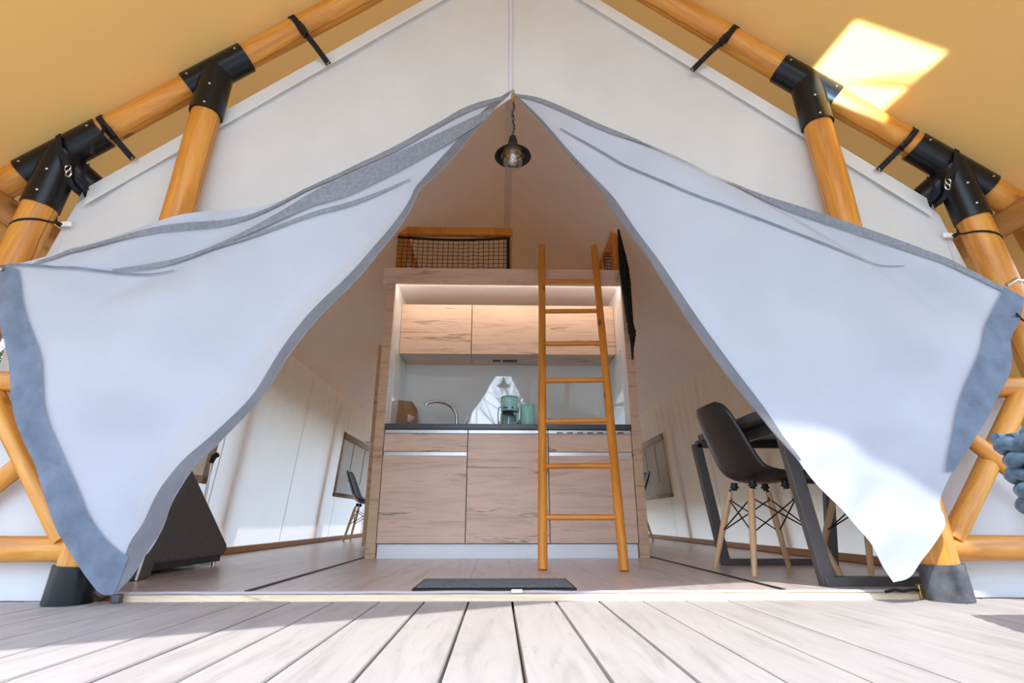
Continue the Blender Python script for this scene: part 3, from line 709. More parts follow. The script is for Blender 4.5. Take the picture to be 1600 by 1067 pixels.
sh = obj('shade', MB().lathe([(0.028, 1.978), (0.050, 1.968), (0.075, 1.948), (0.0865, 1.936), (0.088, 1.930), (0.0855, 1.930), (0.072, 1.943), (0.048, 1.960), (0.027, 1.970)], 48, (lx, ly, 0), cap=False), M_BLACK, t)
obj('collar', MB().lathe([(0.053, 1.962), (0.056, 1.958), (0.056, 1.932), (0.053, 1.930), (0.051, 1.934), (0.050, 1.958)], 36, (lx, ly, 0), cap=False), M_JAR, t)
obj('reflector', MB().lathe([(0.015, 1.964), (0.048, 1.960)], 36, (lx, ly, 0), cap=False), M_ORANGE, t)
obj('jar', MB().lathe([(0.048, 1.950), (0.0485, 1.925), (0.047, 1.900), (0.040, 1.878), (0.026, 1.864), (0.010, 1.859), (0.0, 1.8585)], 36, (lx, ly, 0), cap=False), M_JAR, t)
obj('bulb_socket', MB().lathe([(0.014, 1.968), (0.016, 1.955), (0.014, 1.943)], 20, (lx, ly, 0)), M_WHITE, t)
obj('bulb', MB().lathe([(0.0125, 1.945), (0.016, 1.932), (0.021, 1.917), (0.0215, 1.907), (0.018, 1.895), (0.010, 1.888), (0.0, 1.886)], 24, (lx, ly, 0)), M_BULB, t)


# ------------------------------------------------------------------ kitchen
KY = 3.82; KX = 0.8885
def bxo(name, mat, parent, x0, y0, z0, x1, y1, z1, bevel=0.0015, **kw):
    return obj(name, MB().box(x0, y0, z0, x1, y1, z1), mat, parent, bevel=bevel, **kw)
t = thing('kitchen_surround', 'oak side walls and white lining framing the kitchen niche', 'cabinet', (0, 4.2, ZF))
for s in (-1, 1):
    bxo('side_panel', M_OAK_EDGE, t, min(s*KX, s*0.955), KY, ZF, max(s*KX, s*0.955), 4.62, 2.021, 0.002)
    bxo('lining', M_WHITE, t, min(s*(KX-0.004), s*KX), KY+0.004, 0.924, max(s*(KX-0.004), s*KX), 4.50, 2.05, 0.0005)
bxo('niche_glow_strip', M_NICHE_GLOW, t, -KX+0.004, 3.8275, 2.030, KX-0.004, 3.833, 2.046, 0.0005, label='warm glowing strip added behind the fascia to brighten the niche')  # added glowing strip, out of sight behind the fascia
ld = bpy.data.lights.new('niche_fill_lamp', 'AREA'); ld.shape = 'RECTANGLE'; ld.size = 1.74; ld.size_y = 0.012; ld.energy = 1.7; ld.color = (1.0, 0.84, 0.66)  # unseen lamp added to brighten the wall cupboards
lo = bpy.data.objects.new('niche_fill_lamp', ld); COL.objects.link(lo); lo.location = (0, 3.836, 2.037); aim(lo, (0, 1, -0.55))
bxo('back_panel', M_WHITE, t, -KX, 4.50, ZF, KX, 4.52, 2.02)
t = thing('loft_platform', 'sleeping loft floor with oak fascia above the kitchen', 'loft', (0, 3.8, 2.02))
fa = bxo('fascia', M_OAK, t, -0.983, 3.800, 2.021, 0.983, 3.826, 2.155, 0.002)
bxo('soffit', M_WHITE, t, -0.965, 3.826, 2.050, 0.965, 9.15, 2.085)
bxo('mattress_base', M_OAK, t, -0.965, 3.826, 2.087, 0.965, 9.15, 2.155)
mk = MB()
for a, b in (((0.845, 2.055), (0.868, 2.13)), ((0.857, 2.055), (0.880, 2.13)), ((0.845, 2.055), (0.885, 2.055)), ((0.880, 2.13), (0.905, 2.132)), ((0.849, 2.075), (0.862, 2.079)), ((0.855, 2.096), (0.868, 2.10)), ((0.861, 2.115), (0.874, 2.119)), ((0.838, 2.085), (0.848, 2.115))):
    n = max(2, int((Vector(b) - Vector(a)).length/0.009))
    for i in range(n):
        p = Vector(a).lerp(Vector(b), (i+0.1)/n); q = Vector(a).lerp(Vector(b), (i+0.75)/n)
        mk.bar((p.x, 3.7995, p.y), (q.x, 3.7995, q.y), 0.003, 0.0012, (0, -1, 0))
obj('ladder_pictogram', mk, M_BLACK, fa, label='small dotted ladder sign printed on the oak fascia', smooth=False)

t = thing('worktop', 'continuous dark grey worktop across the kitchen units', 'worktop', (0, 4.15, 0.885))
bxo('slab', M_TOP, t, -KX+0.002, 3.805, 0.887, KX-0.002, 4.475, 0.924, 0.002)
t = thing('splashback', 'glossy pale glass panel behind the worktop', 'splashback', (0, 4.48, 0.924))
bxo('glass_panel', M_SPLASH, t, -KX+0.006, 4.474, 0.926, KX-0.006, 4.482, 1.99, 0.001)
for s in (-1, 1):
    bxo('side_glass', M_SPLASH, t, min(s*(KX-0.009), s*(KX-0.005)), 3.95, 0.926, max(s*(KX-0.009), s*(KX-0.005)), 4.472, 1.54, 0.0005)
t = thing('plinth', 'shiny bluish-white plinth along the foot of the kitchen units', 'plinth', (0, 3.86, ZF))
bxo('board', M_PLINTH, t, -KX+0.006, 3.845, ZF, KX-0.006, 3.86, 0.114, 0.001)

units = [(-KX+0.004, -0.293, 'left base unit with one oak drawer above an oak door, under the sink', 'drawer'),
         (-0.289, 0.282, 'middle base unit with a single tall oak front', 'tall'),
         (0.286, KX-0.004, 'right base unit with drawer and vent slots, behind the ladder', 'vent')]
for x0, x1, lab, kd in units:
    t = thing('base_unit', lab, 'cabinet', ((x0+x1)/2, 4.1, 0.115), 'kitchen base units')
    bxo('carcass', M_WHITE, t, x0, 3.842, 0.118, x1, 4.44, 0.885, 0.001)
    bxo('grip_rail', M_ALU, t, x0, 3.826, 0.858, x1, 3.846, 0.884, 0.002, label='silver grip rail')
    if kd == 'tall':
        bxo('door', M_OAK, t, x0+0.001, KY, 0.120, x1-0.001, KY+0.019, 0.853)
    else:
        bxo('door', M_OAK, t, x0+0.001, KY, 0.120, x1-0.001, KY+0.019, 0.699)
        bxo('grip_rail', M_ALU, t, x0+0.001, 3.830, 0.700, x1-0.001, 3.846, 0.728, 0.002, label='silver grip rail')
        bxo('drawer', M_OAK, t, x0+0.001, KY, 0.729, x1-0.001, KY+0.019, 0.853)
    if kd == 'vent':
        for i in range(7):
            xx = 0.348 + 0.0735*i
            bxo('vent_slot', M_BLACK, t, xx, 3.8235, 0.862, xx+0.042, 3.8275, 0.869, 0.0005)
for x0, x1, lab, kd in [(-KX+0.006, -0.302, 'left wall cupboard with oak front above the tap', 0),
                    (-0.298, 0.290, 'middle wall cupboard with cooker hood vents underneath', 1),
                    (0.294, KX-0.006, 'right wall cupboard with oak front behind the ladder', 0)]:
    t = thing('wall_cupboard', lab, 'cabinet', ((x0+x1)/2, 4.3, 1.545), 'kitchen wall cupboards')
    bxo('carcass', M_OAK, t, x0, 4.142, 1.552, x1, 4.470, 1.970, 0.001)
    bxo('door', M_OAK, t, x0+0.001, 4.120, 1.545, x1-0.001, 4.139, 1.975)
    if kd:
        hd = bxo('hood_grille', M_OAK, t, -0.135, 4.26, 1.546, 0.125, 4.38, 1.553, 0.001)
        bxo('hood_slot', M_BLACK, hd, -0.126, 4.285, 1.543, -0.058, 4.345, 1.547, 0.0005)
        bxo('hood_slot', M_BLACK, hd, -0.042, 4.285, 1.543, 0.080, 4.345, 1.547, 0.0005)

# tap, boards, coffee maker, kettle
t = thing('tap', 'curved chrome kitchen tap rising above the worktop', 'tap', (-0.41, 4.2, 0.924))
pts = [(-0.405, 4.2, 0.924), (-0.405, 4.2, 1.0)]
for k in range(13):
    a = R(0 + 118*k/12); pts.append((-0.405 - 0.165 + 0.165*math.cos(a) - 0.0, 4.2, 1.03 + 0.140*math.sin(a)))
pts.append((-0.655, 4.2, 1.138))
obj('spout', MB().tube(pts, [0.0135]*2 + [0.0125]*12 + [0.0145, 0.016], 16), M_CHROME, t)
obj('base', MB().lathe([(0.026, 0.924), (0.026, 0.935), (0.019, 0.945), (0.018, 0.985), (0.0, 0.987)], 24, (-0.405, 4.2, 0)), M_CHROME, t)
obj('lever', MB().tube([(-0.392, 4.2, 0.975), (-0.345, 4.195, 0.985), (-0.318, 4.19, 1.035), (-0.312, 4.19, 1.055)], [0.009, 0.008, 0.006, 0.005], 12), M_CHROME, t)
for i, (dx, lab) in enumerate(((0.0, 'chopping board leaning nearest the white niche wall'), (0.028, 'brown chopping board with a pink tag leaning in front of the other board'))):
    t = thing('chopping_board', lab, 'chopping board', (-0.82+dx, 4.3, 0.924), 'chopping boards')
    M = Matrix.Translation((-0.838+dx, 4.30, 0.9245)) @ Matrix.Rotation(R(-7), 4, 'Y')
    h, w = (0.262, 0.30) if i == 0 else (0.270, 0.24)
    prof = [(-w/2, 0), (w/2, 0), (w/2, h-0.06), (w/2-0.05, h), (-w/2, h)]
    v = [(0, y, z) for y, z in prof] + [(0.015, y, z) for y, z in prof]
    mb = MB().add(v, [(4,3,2,1,0), (5,6,7,8,9)] + [(k, (k+1) % 5, (k+1) % 5 + 5, k+5) for k in range(5)])
    b = obj('board', mb, M_BOARD, t, M @ Matrix.Rotation(R(-38 if i else -20), 4, 'Z'), bevel=0.003)
    if i:
        obj('tag', MB().add([(0, -0.03, 0), (0, 0.03, 0.0), (0.004, 0.03, 0.05), (0.004, -0.03, 0.065)], [(0, 1, 2, 3)]), M_PINK, t, Matrix.Translation((-0.775, 4.24, 1.005)) @ Matrix.Rotation(R(-52), 4, 'Z'), solid=0.003)
t = thing('coffee_maker', 'mint green coffee maker with black trim on the worktop', 'coffee maker', (0.01, 4.15, 0.924))
cx, cy = 0.012, 4.12
obj('water_tank', MB().lathe([(0.062, 1.075), (0.066, 1.085), (0.068, 1.175), (0.066, 1.180), (0.0, 1.181)], 32, (cx, cy, 0)), M_MINT, t)
obj('lid', MB().lathe([(0.069, 1.180), (0.070, 1.184), (0.066, 1.189), (0.0, 1.191)], 32, (cx, cy, 0)), M_MINT_DARK, t)
obj('column', MB().box(cx-0.055, cy+0.045, 0.95, cx+0.075, cy+0.095, 1.12), M_MINT_DARK, t, bevel=0.006)
obj('base', MB().lathe([(0.070, 0.924), (0.072, 0.930), (0.072, 0.950), (0.066, 0.955), (0.0, 0.956)], 32, (cx, cy, 0)), M_MINT, t)
jar = obj('jug', MB().lathe([(0.045, 0.956), (0.057, 0.962), (0.060, 1.01), (0.052, 1.045), (0.050, 1.055)], 28, (cx-0.005, cy, 0)), M_JAR, t)
obj('jug_lid', MB().lathe([(0.052, 1.052), (0.052, 1.062), (0.0, 1.064)], 28, (cx-0.005, cy, 0)), M_BLACK, jar)
obj('jug_handle', MB().tube([(cx+0.035, cy-0.045, 1.05), (cx+0.062, cy-0.06, 1.045), (cx+0.062, cy-0.062, 0.985), (cx+0.035, cy-0.05, 0.97)], 0.009, 10), M_MINT, jar)
bxo('label_plate', M_BLACK, t, cx-0.05, cy-0.0705, 1.090, cx-0.015, cy-0.055, 1.097, 0.0005)
bxo('label_plate', M_BLACK, t, cx+0.018, cy-0.0705, 1.090, cx+0.030, cy-0.055, 1.097, 0.0005)
obj('cord', MB().tube([(cx-0.062, cy+0.03, 1.12), (cx-0.083, cy+0.02, 1.11), (cx-0.090, cy+0.01, 1.06), (cx-0.088, cy, 0.99), (cx-0.075, cy-0.01, 0.93)], 0.0035, 8), M_BLACK, t)
t = thing('kettle', 'mint green kettle standing beside the coffee maker', 'kettle', (0.155, 4.15, 0.924))
obj('body', MB().lathe([(0.058, 0.924), (0.062, 0.93), (0.060, 1.02), (0.056, 1.115), (0.052, 1.135), (0.03, 1.142), (0.0, 1.143)], 36, (0.155, 4.13, 0)), M_MINT, t)
obj('spout', MB().add([(0.14, 4.078, 1.128), (0.17, 4.078, 1.128), (0.155, 4.062, 1.126), (0.155, 4.074, 1.085)], [(0, 2, 3), (2, 1, 3), (0, 1, 2)]), M_MINT, t)
obj('handle', MB().tube([(0.155, 4.185, 1.12), (0.155, 4.225, 1.10), (0.155, 4.228, 1.0), (0.155, 4.19, 0.96)], 0.010, 10), M_MINT_DARK, t)

# ladder
t = thing('ladder', 'varnished wooden ladder leaning on the loft fascia', 'ladder', (0.37, 2.93, ZF))
LA, LB = Vector((0.163, 2.972, ZF)), Vector((0.265, 3.800, 2.358)); LC, LD = Vector((0.571, 2.900, ZF)), Vector((0.687, 3.800, 2.358))
for a, b, sd in ((LA, LB, 1), (LC, LD, 2)):
    log('stile', a, b, 0.0255, t, 50 + sd, M_LADDER, n=18, wob=0.001)
for p in (0.8410, 0.7185, 0.598, 0.475, 0.353, 0.233, 0.1117):
    a = LA.lerp(LB, p); b = LC.lerp(LD, p); d = (b - a).normalized()
    log('rung', a + d*0.012, b - d*0.012, 0.0165, t, 60 + p*10, M_LADDER, n=14, wob=0.0008)

# loft guard rails and nets
def net(mb, x0, x1, z0, z1, y, nx, nz, r, sag=0.02):
    def P(i, j):
        u = i/nx; w = j/nz
        return (lerp(x0, x1, u), y + 0.004*math.sin(i*1.7+j), lerp(z0, z1, w) - sag*math.sin(math.pi*u)*w + 0.0015*math.sin(i*2.3 + j*1.1))
    for i in range(nx+1): mb.tube([P(i, j) for j in range(nz+1)], r, 4, cap=False)
    for j in range(nz+1): mb.tube([P(i, j) for i in range(nx+1)], r, 4, cap=False)
    return mb
t = thing('guard_rail', 'wooden guard rail on the left half of the loft edge, with a black net', 'railing', (-0.45, 3.9, 2.155), 'loft guard rails')
bxo('top_rail', M_LADDER, t, -0.925, 3.87, 2.50, 0.030, 3.935, 2.568, 0.012)
bxo('post', M_LADDER, t, -0.905, 3.885, 2.155, -0.835, 3.925, 2.50, 0.004)
bxo('post', M_LADDER, t, 0.000, 3.885, 2.155, 0.028, 3.925, 2.50, 0.004)
bxo('side_rail', M_LADDER, t, -0.90, 3.935, 2.44, -0.835, 6.2, 2.53, 0.01)
nt = obj('net', net(MB(), -0.905, 0.0, 2.162, 2.455, 3.868, 22, 8, 0.0026), M_BLACK, t, kind='stuff', label='black knotted safety net')
obj('net_band', MB().grid(lambda u, v: (lerp(-0.91, 0.012, u), 3.862, 2.452 + 0.022*v - 0.022*math.sin(math.pi*u)), 30, 1), M_STRAP, t, solid=0.004)
bxo('net_band', M_STRAP, t, -0.018, 3.858, 2.158, 0.008, 3.866, 2.47, 0.001)
obj('bolt', MB().tube([(0.014, 3.885, 2.465), (0.014, 3.878, 2.465)], 0.010, 12), M_STEEL, t)
t = thing('guard_rail', 'wooden guard rail post and rail at the right end of the loft edge', 'railing', (0.88, 3.9, 2.155), 'loft guard rails')
bxo('post', M_LADDER, t, 0.855, 3.88, 2.155, 0.905, 3.93, 2.575, 0.008)
bxo('side_rail', M_LADDER, t, 0.860, 3.93, 2.475, 0.905, 6.2, 2.572, 0.008)
obj('net', net(MB(), 0.80, 0.87, 2.162, 2.40, 3.98, 5, 8, 0.0028, 0), M_BLACK, t, kind='stuff')
t = thing('hanging_net', 'bunched black safety net hanging from the right guard post over the fascia', 'net', (0.9, 3.76, 2.48))
mb = MB(); rn = random.Random(5)
prof = [(2.50, 0.885, 0.004), (2.40, 0.892, 0.016), (2.25, 0.902, 0.034), (2.155, 0.907, 0.042), (2.02, 0.913, 0.038), (1.85, 0.918, 0.030), (1.70, 0.922, 0.026), (1.62, 0.930, 0.034), (1.56, 0.930, 0.022), (1.48, 0.922, 0.010), (1.40, 0.920, 0.004)]
for k in range(34):
    a = rn.uniform(0, 6.28); q = rn.uniform(0.15, 1.0)**0.5; pts = []
    zend = len(prof) if rn.random() < 0.45 else rn.randint(7, 9)
    for i, (z, x, r) in enumerate(prof[:zend]):
        aa = a + 0.25*math.sin(i*1.3 + k); pts.append((x + r*q*math.cos(aa), 3.765 + 0.45*r*q*math.sin(aa), z))
    mb.tube(pts, 0.0042, 5)
for k in range(70):
    i = rn.randint(1, len(prof)-4); u = rn.random(); z, x, r = [lerp(prof[i][c], prof[i+1][c], u) for c in range(3)]
    mb.tube([(x + r*rn.uniform(-1, 1), 3.745, z), (x + r*rn.uniform(-1, 1), 3.742, z - rn.uniform(0.01, 0.04))], 0.003, 4)
obj('net_bundle', mb, M_BLACK, t)

# floor mat
t = thing('door_mat', 'dark grey door mat lying just inside the threshold', 'mat', (-0.08, 2.32, ZF))
def mat_fn(u, v): return (lerp(-0.375, 0.215, u), lerp(2.155, 2.485, v), ZF + 0.010 + 0.002*pnoise(Vector((u*60, v*40, 0))))
obj('pile', MB().grid(mat_fn, 110, 60), M_MAT, t, kind='stuff')
bxo('backing', M_BLACK, t, -0.385, 2.15, ZF, 0.225, 2.495, ZF+0.008, 0.002)

# open door to the back room, seen edge-on
t = thing('room_door', 'wooden inner door standing open beyond the left side of the kitchen', 'door', (-1.31, 5.3, ZF))
bxo('leaf', M_OAK_EDGE, t, -1.335, 5.30, ZF+0.008, -1.285, 6.10, 2.0, 0.003)
mb = MB().tube([(-1.335, 5.35, 0.995), (-1.385, 5.35, 0.995), (-1.390, 5.36, 0.995), (-1.392, 5.47, 0.992)], 0.011, 10)
h = obj('handle', mb, M_STEEL, t)
bxo('lock_plate', M_STEEL, h, -1.343, 5.325, 0.82, -1.334, 5.375, 1.03, 0.002)

# ------------------------------------------------------------------ chairs and table
def shell_chair(label, group):
    t = thing('shell_chair', label, 'chair', (0, 0, 0), group)
    prof = [(-0.275, 0.825, 0.120), (-0.270, 0.805, 0.165), (-0.256, 0.765, 0.192), (-0.232, 0.700, 0.206), (-0.207, 0.630, 0.216), (-0.185, 0.570, 0.224), (-0.160, 0.510, 0.230),
            (-0.125, 0.462, 0.233), (-0.075, 0.438, 0.234), (-0.010, 0.428, 0.234), (0.065, 0.430, 0.232), (0.135, 0.440, 0.226), (0.185, 0.448, 0.212), (0.215, 0.445, 0.190), (0.235, 0.430, 0.160)]
    P = smooth_pl([(a, b) for a, b, c in prof], 1); W = smooth_pl([(c, 0) for a, b, c in prof], 1)
    n = len(P) - 1; nt_ = 20
    def fn(u, v):
        i = round(u*n); p = P[i]; a = P[max(0, i-1)]; b = P[min(n, i+1)]
        d = (b - a).normalized(); nn = Vector((-d.y, d.x))
        if nn.y < 0 and u > 0.5: nn = -nn
        nn = Vector((abs(d.y), abs(d.x)))
        tt = v*2 - 1; w = W[i].x
        k = 0.055*abs(tt)**2.4*(0.55 + 0.45*math.sin(math.pi*min(1, u*1.15))) * (1 - 0.6*sm(0.8, 1.0, u))
        return (p.x + nn.x*k, w*tt, p.y + nn.y*k)
    obj('seat_shell', MB().grid(fn, n, nt_), M_SHELL, t, solid=0.007)
    tops = {}; feet = {}
    for sx in (-1, 1):
        for sy in (-1, 1):
            a = Vector((sx*0.105 - 0.01, sy*0.115, 0.392)); b = Vector((sx*0.205, sy*0.215, 0.0)); tops[sx, sy] = a; feet[sx, sy] = b
            M, L = axis_matrix(b, a)
            obj('leg', MB().lathe([(0.0105, 0.0), (0.0125, 0.02), (0.0165, L*0.55), (0.0165, L*0.9), (0.013, L)], 14), M_BEECH, t, M)
    for sx in (-1, 1):
        for sy in (-1, 1):
            a = tops[sx, sy]; c = Vector((sx*0.085 - 0.01, sy*0.10, 0.425))
            obj('mount', MB().lathe([(0.012, 0.395), (0.012, 0.405), (0.022, 0.408), (0.022, 0.416), (0.017, 0.418), (0.017, 0.436), (0, 0.437)], 16, (c.x, c.y, 0)), M_BLACK, t)
            obj('bracket', MB().tube([a + Vector((0, 0, -0.05)), a + Vector((0.0, 0, 0.008)), (c.x, c.y, 0.402)], 0.0055, 8), M_BLACK, t)
    def on(k, f): return tops[k].lerp(feet[k], f)
    prs = [((-1, -1), (1, -1)), ((-1, 1), (1, 1)), ((-1, -1), (-1, 1)), ((1, -1), (1, 1))]
    for p, q in prs:
        obj('brace_rod', MB().tube([on(p, 0.10), on(q, 0.52)], 0.0035, 8), M_BLACK, t)
        obj('brace_rod', MB().tube([on(q, 0.10), on(p, 0.52)], 0.0035, 8), M_BLACK, t)
    return t
def chair_at(x, y, a): return Matrix.Translation((x, y, ZF)) @ Matrix.Rotation(R(a), 4, 'Z')
ch = shell_chair('black shell chair with beech legs, large in front of the dining table', 'black shell chairs')
copies = [(chair_at(1.835, 2.80, 180), 'black shell chair beyond the dining table, half hidden by the right flap'),
          (chair_at(-1.72, 7.0, 4), 'small distant black shell chair under the left window'),
          (chair_at(1.60, 7.0, 180), 'distant black shell chair peeping out behind the right side of the kitchen')]
ch.matrix_basis = chair_at(1.30, 2.83, 2)

t = thing('dining_table', 'anthracite steel dining table with slanted frame legs inside the right flap', 'table', (1.55, 2.8, ZF))
TX0, TX1, TY0, TY1, TZ = 1.18, 1.95, 2.12, 3.32, 0.775
bxo('top', M_TABLE, t, TX0, TY0+0.02, TZ-0.042, TX1, TY1, TZ, 0.003)
bxo('under_rail', M_TABLE, t, TX0+0.10, TY0+0.06, TZ-0.098, TX0+0.135, TY1-0.04, TZ-0.042, 0.003)
bxo('under_rail', M_TABLE, t, TX1-0.135, TY0+0.06, TZ-0.098, TX1-0.10, TY1-0.04, TZ-0.042, 0.003)
for y in (2.275, 3.28):
    fz = ZF + 0.017; tz = TZ - 0.06
    obj('leg', MB().bar((1.150, y, tz), (1.245, y, ZF), 0.055, 0.04, (0, 1, 0)), M_TABLE, t, bevel=0.003)
    obj('leg', MB().bar((1.965, y, tz), (1.87, y, ZF), 0.055, 0.04, (0, 1, 0)), M_TABLE, t, bevel=0.003)
    bxo('foot_bar', M_TABLE, t, 1.225, y-0.028, ZF, 1.89, y+0.028, ZF+0.034, 0.003)
    bxo('cross_bar', M_TABLE, t, 1.15, y-0.02, TZ-0.085, 1.965, y+0.02, TZ-0.042, 0.003)

# grey lounge seat behind the left flap
t = thing('lounge_seat', 'dark grey upholstered wedge-backed lounge seat behind the left flap', 'sofa', (-1.8, 2.95, ZF))
def wedge(x0, x1, pts):
    n = len(pts); v = [(x0, y, z) for y, z in pts] + [(x1, y, z) for y, z in pts]
    return MB().add(v, [tuple(range(n)), tuple(reversed(range(n, 2*n)))] + [(i+n, (i+1) % n + n, (i+1) % n, i) for i in range(n)])
obj('side_cushion', wedge(-2.05, -1.655, [(2.66, 0.075), (3.34, 0.075), (3.385, 0.10), (3.37, 0.135), (2.76, 0.60), (2.70, 0.60)]), M_SOFA, t, bevel=0.016)
obj('base_frame', MB().box(-2.02, 2.66, ZF+0.022, -1.67, 3.34, 0.078), M_BLACK, t, bevel=0.004)
obj('back_panel', wedge(-2.05, -1.63, [(2.585, ZF), (2.64, ZF), (2.74, 0.62), (2.69, 0.62)]), M_SOFA, t, bevel=0.01)
obj('back_panel', wedge(-2.05, -1.61, [(2.50, ZF), (2.56, ZF), (2.68, 0.60), (2.63, 0.60)]), M_SOFA, t, bevel=0.01)
obj('piping', MB().tube([(-1.608, 2.50, ZF+0.004), (-1.608, 2.63, 0.60)], 0.005, 8), M_WHITE, t)
obj('foot', MB().tube([(-1.70, 3.33, ZF), (-1.70, 3.33, ZF+0.05)], 0.012, 10), M_STEEL, t)
obj('foot', MB().tube([(-1.98, 3.33, ZF), (-1.98, 3.33, ZF+0.05)], 0.012, 10), M_STEEL, t)
t = thing('floor_lamp', 'thin metal lamp stem standing behind the grey lounge seat', 'lamp', (-1.86, 3.45, ZF))
obj('stem', MB().tube([(-1.86, 3.42, ZF), (-1.86, 3.42, 0.62)], 0.008, 10), M_STEEL, t)
obj('base', MB().lathe([(0.10, ZF), (0.10, ZF+0.012), (0.012, ZF+0.02)], 24, (-1.86, 3.42, 0)), M_STEEL, t)
obj('head', MB().tube([(-1.86, 3.42, 0.61), (-1.845, 3.41, 0.645), (-1.82, 3.40, 0.655)], [0.014, 0.018, 0.016], 10), M_BLACK, t)

# ------------------------------------------------------------------ veranda furniture beside the camera
t = thing('wicker_stool', 'chunky blue-grey woven rope seat cut off by the right edge of the frame', 'stool', (1.5, 1.0, 0))
X0, X1, WY0, WY1, HZ = 1.20, 1.85, 0.70, 1.345, 0.475
bxo('core', M_WICKER_D, t, X0+0.03, WY0+0.03, 0.06, X1-0.03, WY1-0.03, HZ-0.02, 0.02)
rows = 12
loop = []
rc = 0.05; per = []
for qx, qy, a0 in ((X0+rc, WY1-rc, 90), (X0+rc, WY0+rc, 180), (X1-rc, WY0+rc, 270), (X1-rc, WY1-rc, 360)):
    for k in range(5): per.append((qx + rc*math.cos(R(a0 + 22.5*k)), qy + rc*math.sin(R(a0 + 22.5*k))))
per.append(per[0])
loop = [(p.x, p.y) for p in resample([Vector(p) for p in per], 64)][:64]
cxm, cym = (X0+X1)/2, (WY0+WY1)/2
for r_ in range(rows):
    z = 0.055 + r_*(HZ-0.08)/(rows-1); pts = []; rad = []
    sc_ = 1.0 - 0.055*(1 - r_/(rows-1))
    N = len(loop)*6
    for i in range(N+1):
        f_ = i/6.0; i0 = int(f_) % len(loop); i1 = (i0+1) % len(loop); u = f_ - int(f_)
        x = lerp(loop[i0][0], loop[i1][0], u); y = lerp(loop[i0][1], loop[i1][1], u)
        o_ = 1 + 0.005*math.cos(math.pi*(f_ + r_))
        pts.append((cxm + (x-cxm)*sc_*o_, cym + (y-cym)*sc_*o_, z + 0.005*math.sin(math.pi*(f_ + r_))))
        rad.append(0.0190 + 0.0018*math.cos(math.pi*(f_ + r_)))
    obj('woven_strand', MB().tube(pts, rad, 12, cap=False), M_WICKER, t)
mb = MB()
for k in range(17):
    y = lerp(WY0, WY1, k/16.0)
    obj('seat_strand', MB().tube([(lerp(X0+0.01, X1-0.01, i/24), y, HZ - 0.006 + 0.004*math.cos(math.pi*(i*0.5 + k))) for i in range(25)], 0.015, 10), M_WICKER, t)
for x in (X0+0.05, X1-0.05):
    for y in (WY0+0.05, WY1-0.05): obj('foot', MB().lathe([(0.015, 0.0), (0.018, 0.065), (0.0, 0.066)], 12, (x, y, 0)), M_BLACK, t)

t = thing('added_side_table', 'added low glass-topped side table, out of view under the bounce lamp', 'table', (1.01, 0.22, 0))  # table added out of view, below the lamp standing in for reflected sun
obj('glass_top', MB().box(0.76, -0.04, 0.445, 1.26, 0.46, 0.455), M_TABLEGLASS, t, bevel=0.002)
for x in (0.79, 1.23):
    for y in (-0.01, 0.43): obj('leg', MB().tube([(x, y, 0), (x, y, 0.445)], 0.011, 10), M_BLACK, t)
obj('frame', MB().tube([(0.79, -0.01, 0.435), (1.23, -0.01, 0.435), (1.23, 0.43, 0.435), (0.79, 0.43, 0.435), (0.79, -0.01, 0.435)], 0.009, 8), M_BLACK, t)

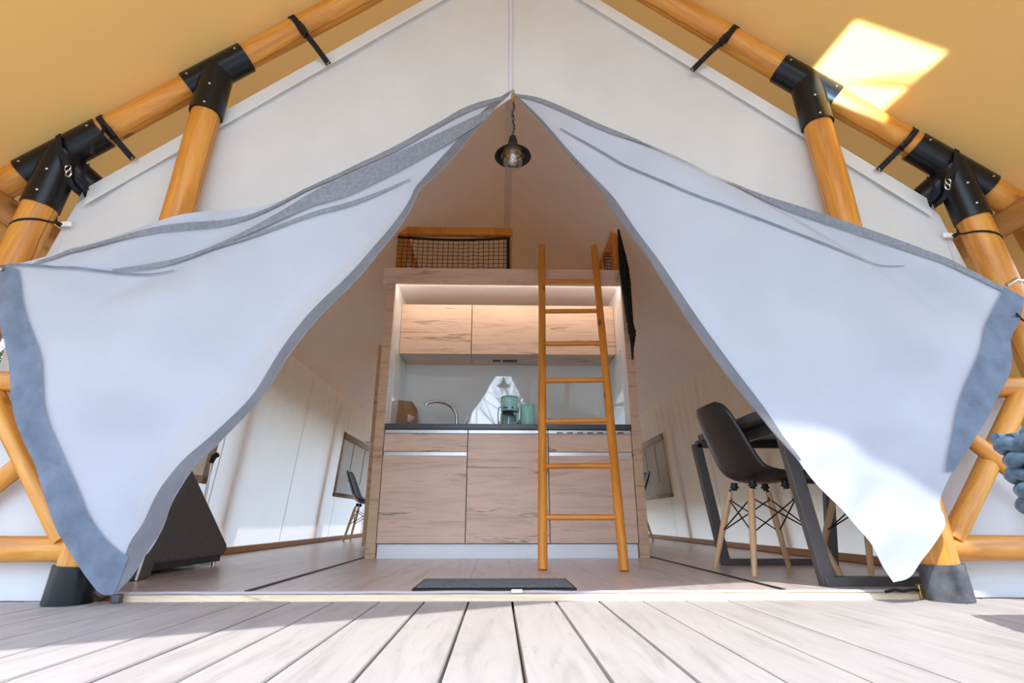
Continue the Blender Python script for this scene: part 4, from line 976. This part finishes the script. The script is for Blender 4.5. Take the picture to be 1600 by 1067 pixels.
# ------------------------------------------------------------------ trees and hedge outside (seen in the glass and past the left post)
def bare_tree(x, y, h, seed, label):
    t = thing('bare_tree', label, 'tree', (x, y, -0.32), 'bare trees beyond the veranda')
    rr = random.Random(seed); trunk = MB(); br = MB()
    def grow(p, d, L, r, depth, mb):
        pts = [p]; q = p; dd = d.copy()
        for i in range(4):
            dd = (dd + Vector((rr.uniform(-.16, .16), rr.uniform(-.16, .16), rr.uniform(-.04, .12)))).normalized()
            q = q + dd*L/4; pts.append(q)
        mb.tube(pts, [lerp(r, r*0.62, i/4) for i in range(5)], 7 if depth < 2 else 4, cap=depth == 0)
        if depth >= 5: return
        for _ in range(4 if depth < 1 else 3 if depth < 3 else 2):
            ax = Vector((rr.uniform(-1, 1), rr.uniform(-1, 1), rr.uniform(-.2, .9)))
            nd = (dd*0.85 + ax.normalized()*0.75).normalized()
            grow(pts[rr.choice((3, 4, 4))], nd, L*rr.uniform(.62, .82), r*0.52, depth+1, br)
    grow(Vector((x, y, -0.35)), Vector((rr.uniform(-.08, .08), 0, 1)), h*0.30, h*0.018, 0, trunk)
    obj('trunk', trunk, M_BARK, t); obj('branches', br, M_BARK, t)
bare_tree(-0.62, -10.5, 7.5, 11, 'spreading bare tree mirrored in the splashback left of the coffee maker')
bare_tree(0.95, -15.0, 8.5, 23, 'taller bare tree mirrored in the splashback behind the kettle')
bare_tree(6.4, -8.0, 8.0, 31, 'bare tree standing on the lawn right of the veranda front')
bare_tree(-7.5, -2.0, 8.5, 47, 'bare tree left of the veranda throwing branch shadows on the left wall')

t = thing('garden_shrub', 'sunlit green shrub glimpsed past the left corner post', 'shrub', (-5.6, 4.6, -0.3))
rr = random.Random(9); lv = MB(); stm = MB()
for k in range(5200):
    a = rr.uniform(0, 6.28); q = rr.random()**0.5; z = rr.uniform(0.1, 3.0)
    p = Vector((-5.6 + 1.1*q*math.cos(a), 4.6 + 2.2*q*math.sin(a), z)); u = Vector((rr.uniform(-1, 1), rr.uniform(-1, 1), rr.uniform(-1, 1))).normalized()
    w = u.cross(Vector((0.3, 0.2, 1))).normalized(); L = rr.uniform(0.05, 0.10)
    lv.add([p - u*L, p + w*L*0.4, p + u*L, p - w*L*0.4], [(0, 1, 2, 3)])
obj('foliage', lv, M_LEAF, t, kind='stuff', smooth=False)
for k in range(6):
    stm.tube([(-5.6 + rr.uniform(-.1, .1), 4.6 + rr.uniform(-.2, .2), -0.35), (-5.6 + rr.uniform(-.5, .5), 4.6 + rr.uniform(-1, 1), 1.2), (-5.6 + rr.uniform(-.8, .8), 4.6 + rr.uniform(-1.6, 1.6), 2.6)], [0.04, 0.03, 0.012], 8)
obj('stems', stm, M_BARK, t)

for M, lab in copies: copy_thing(ch, M, lab)
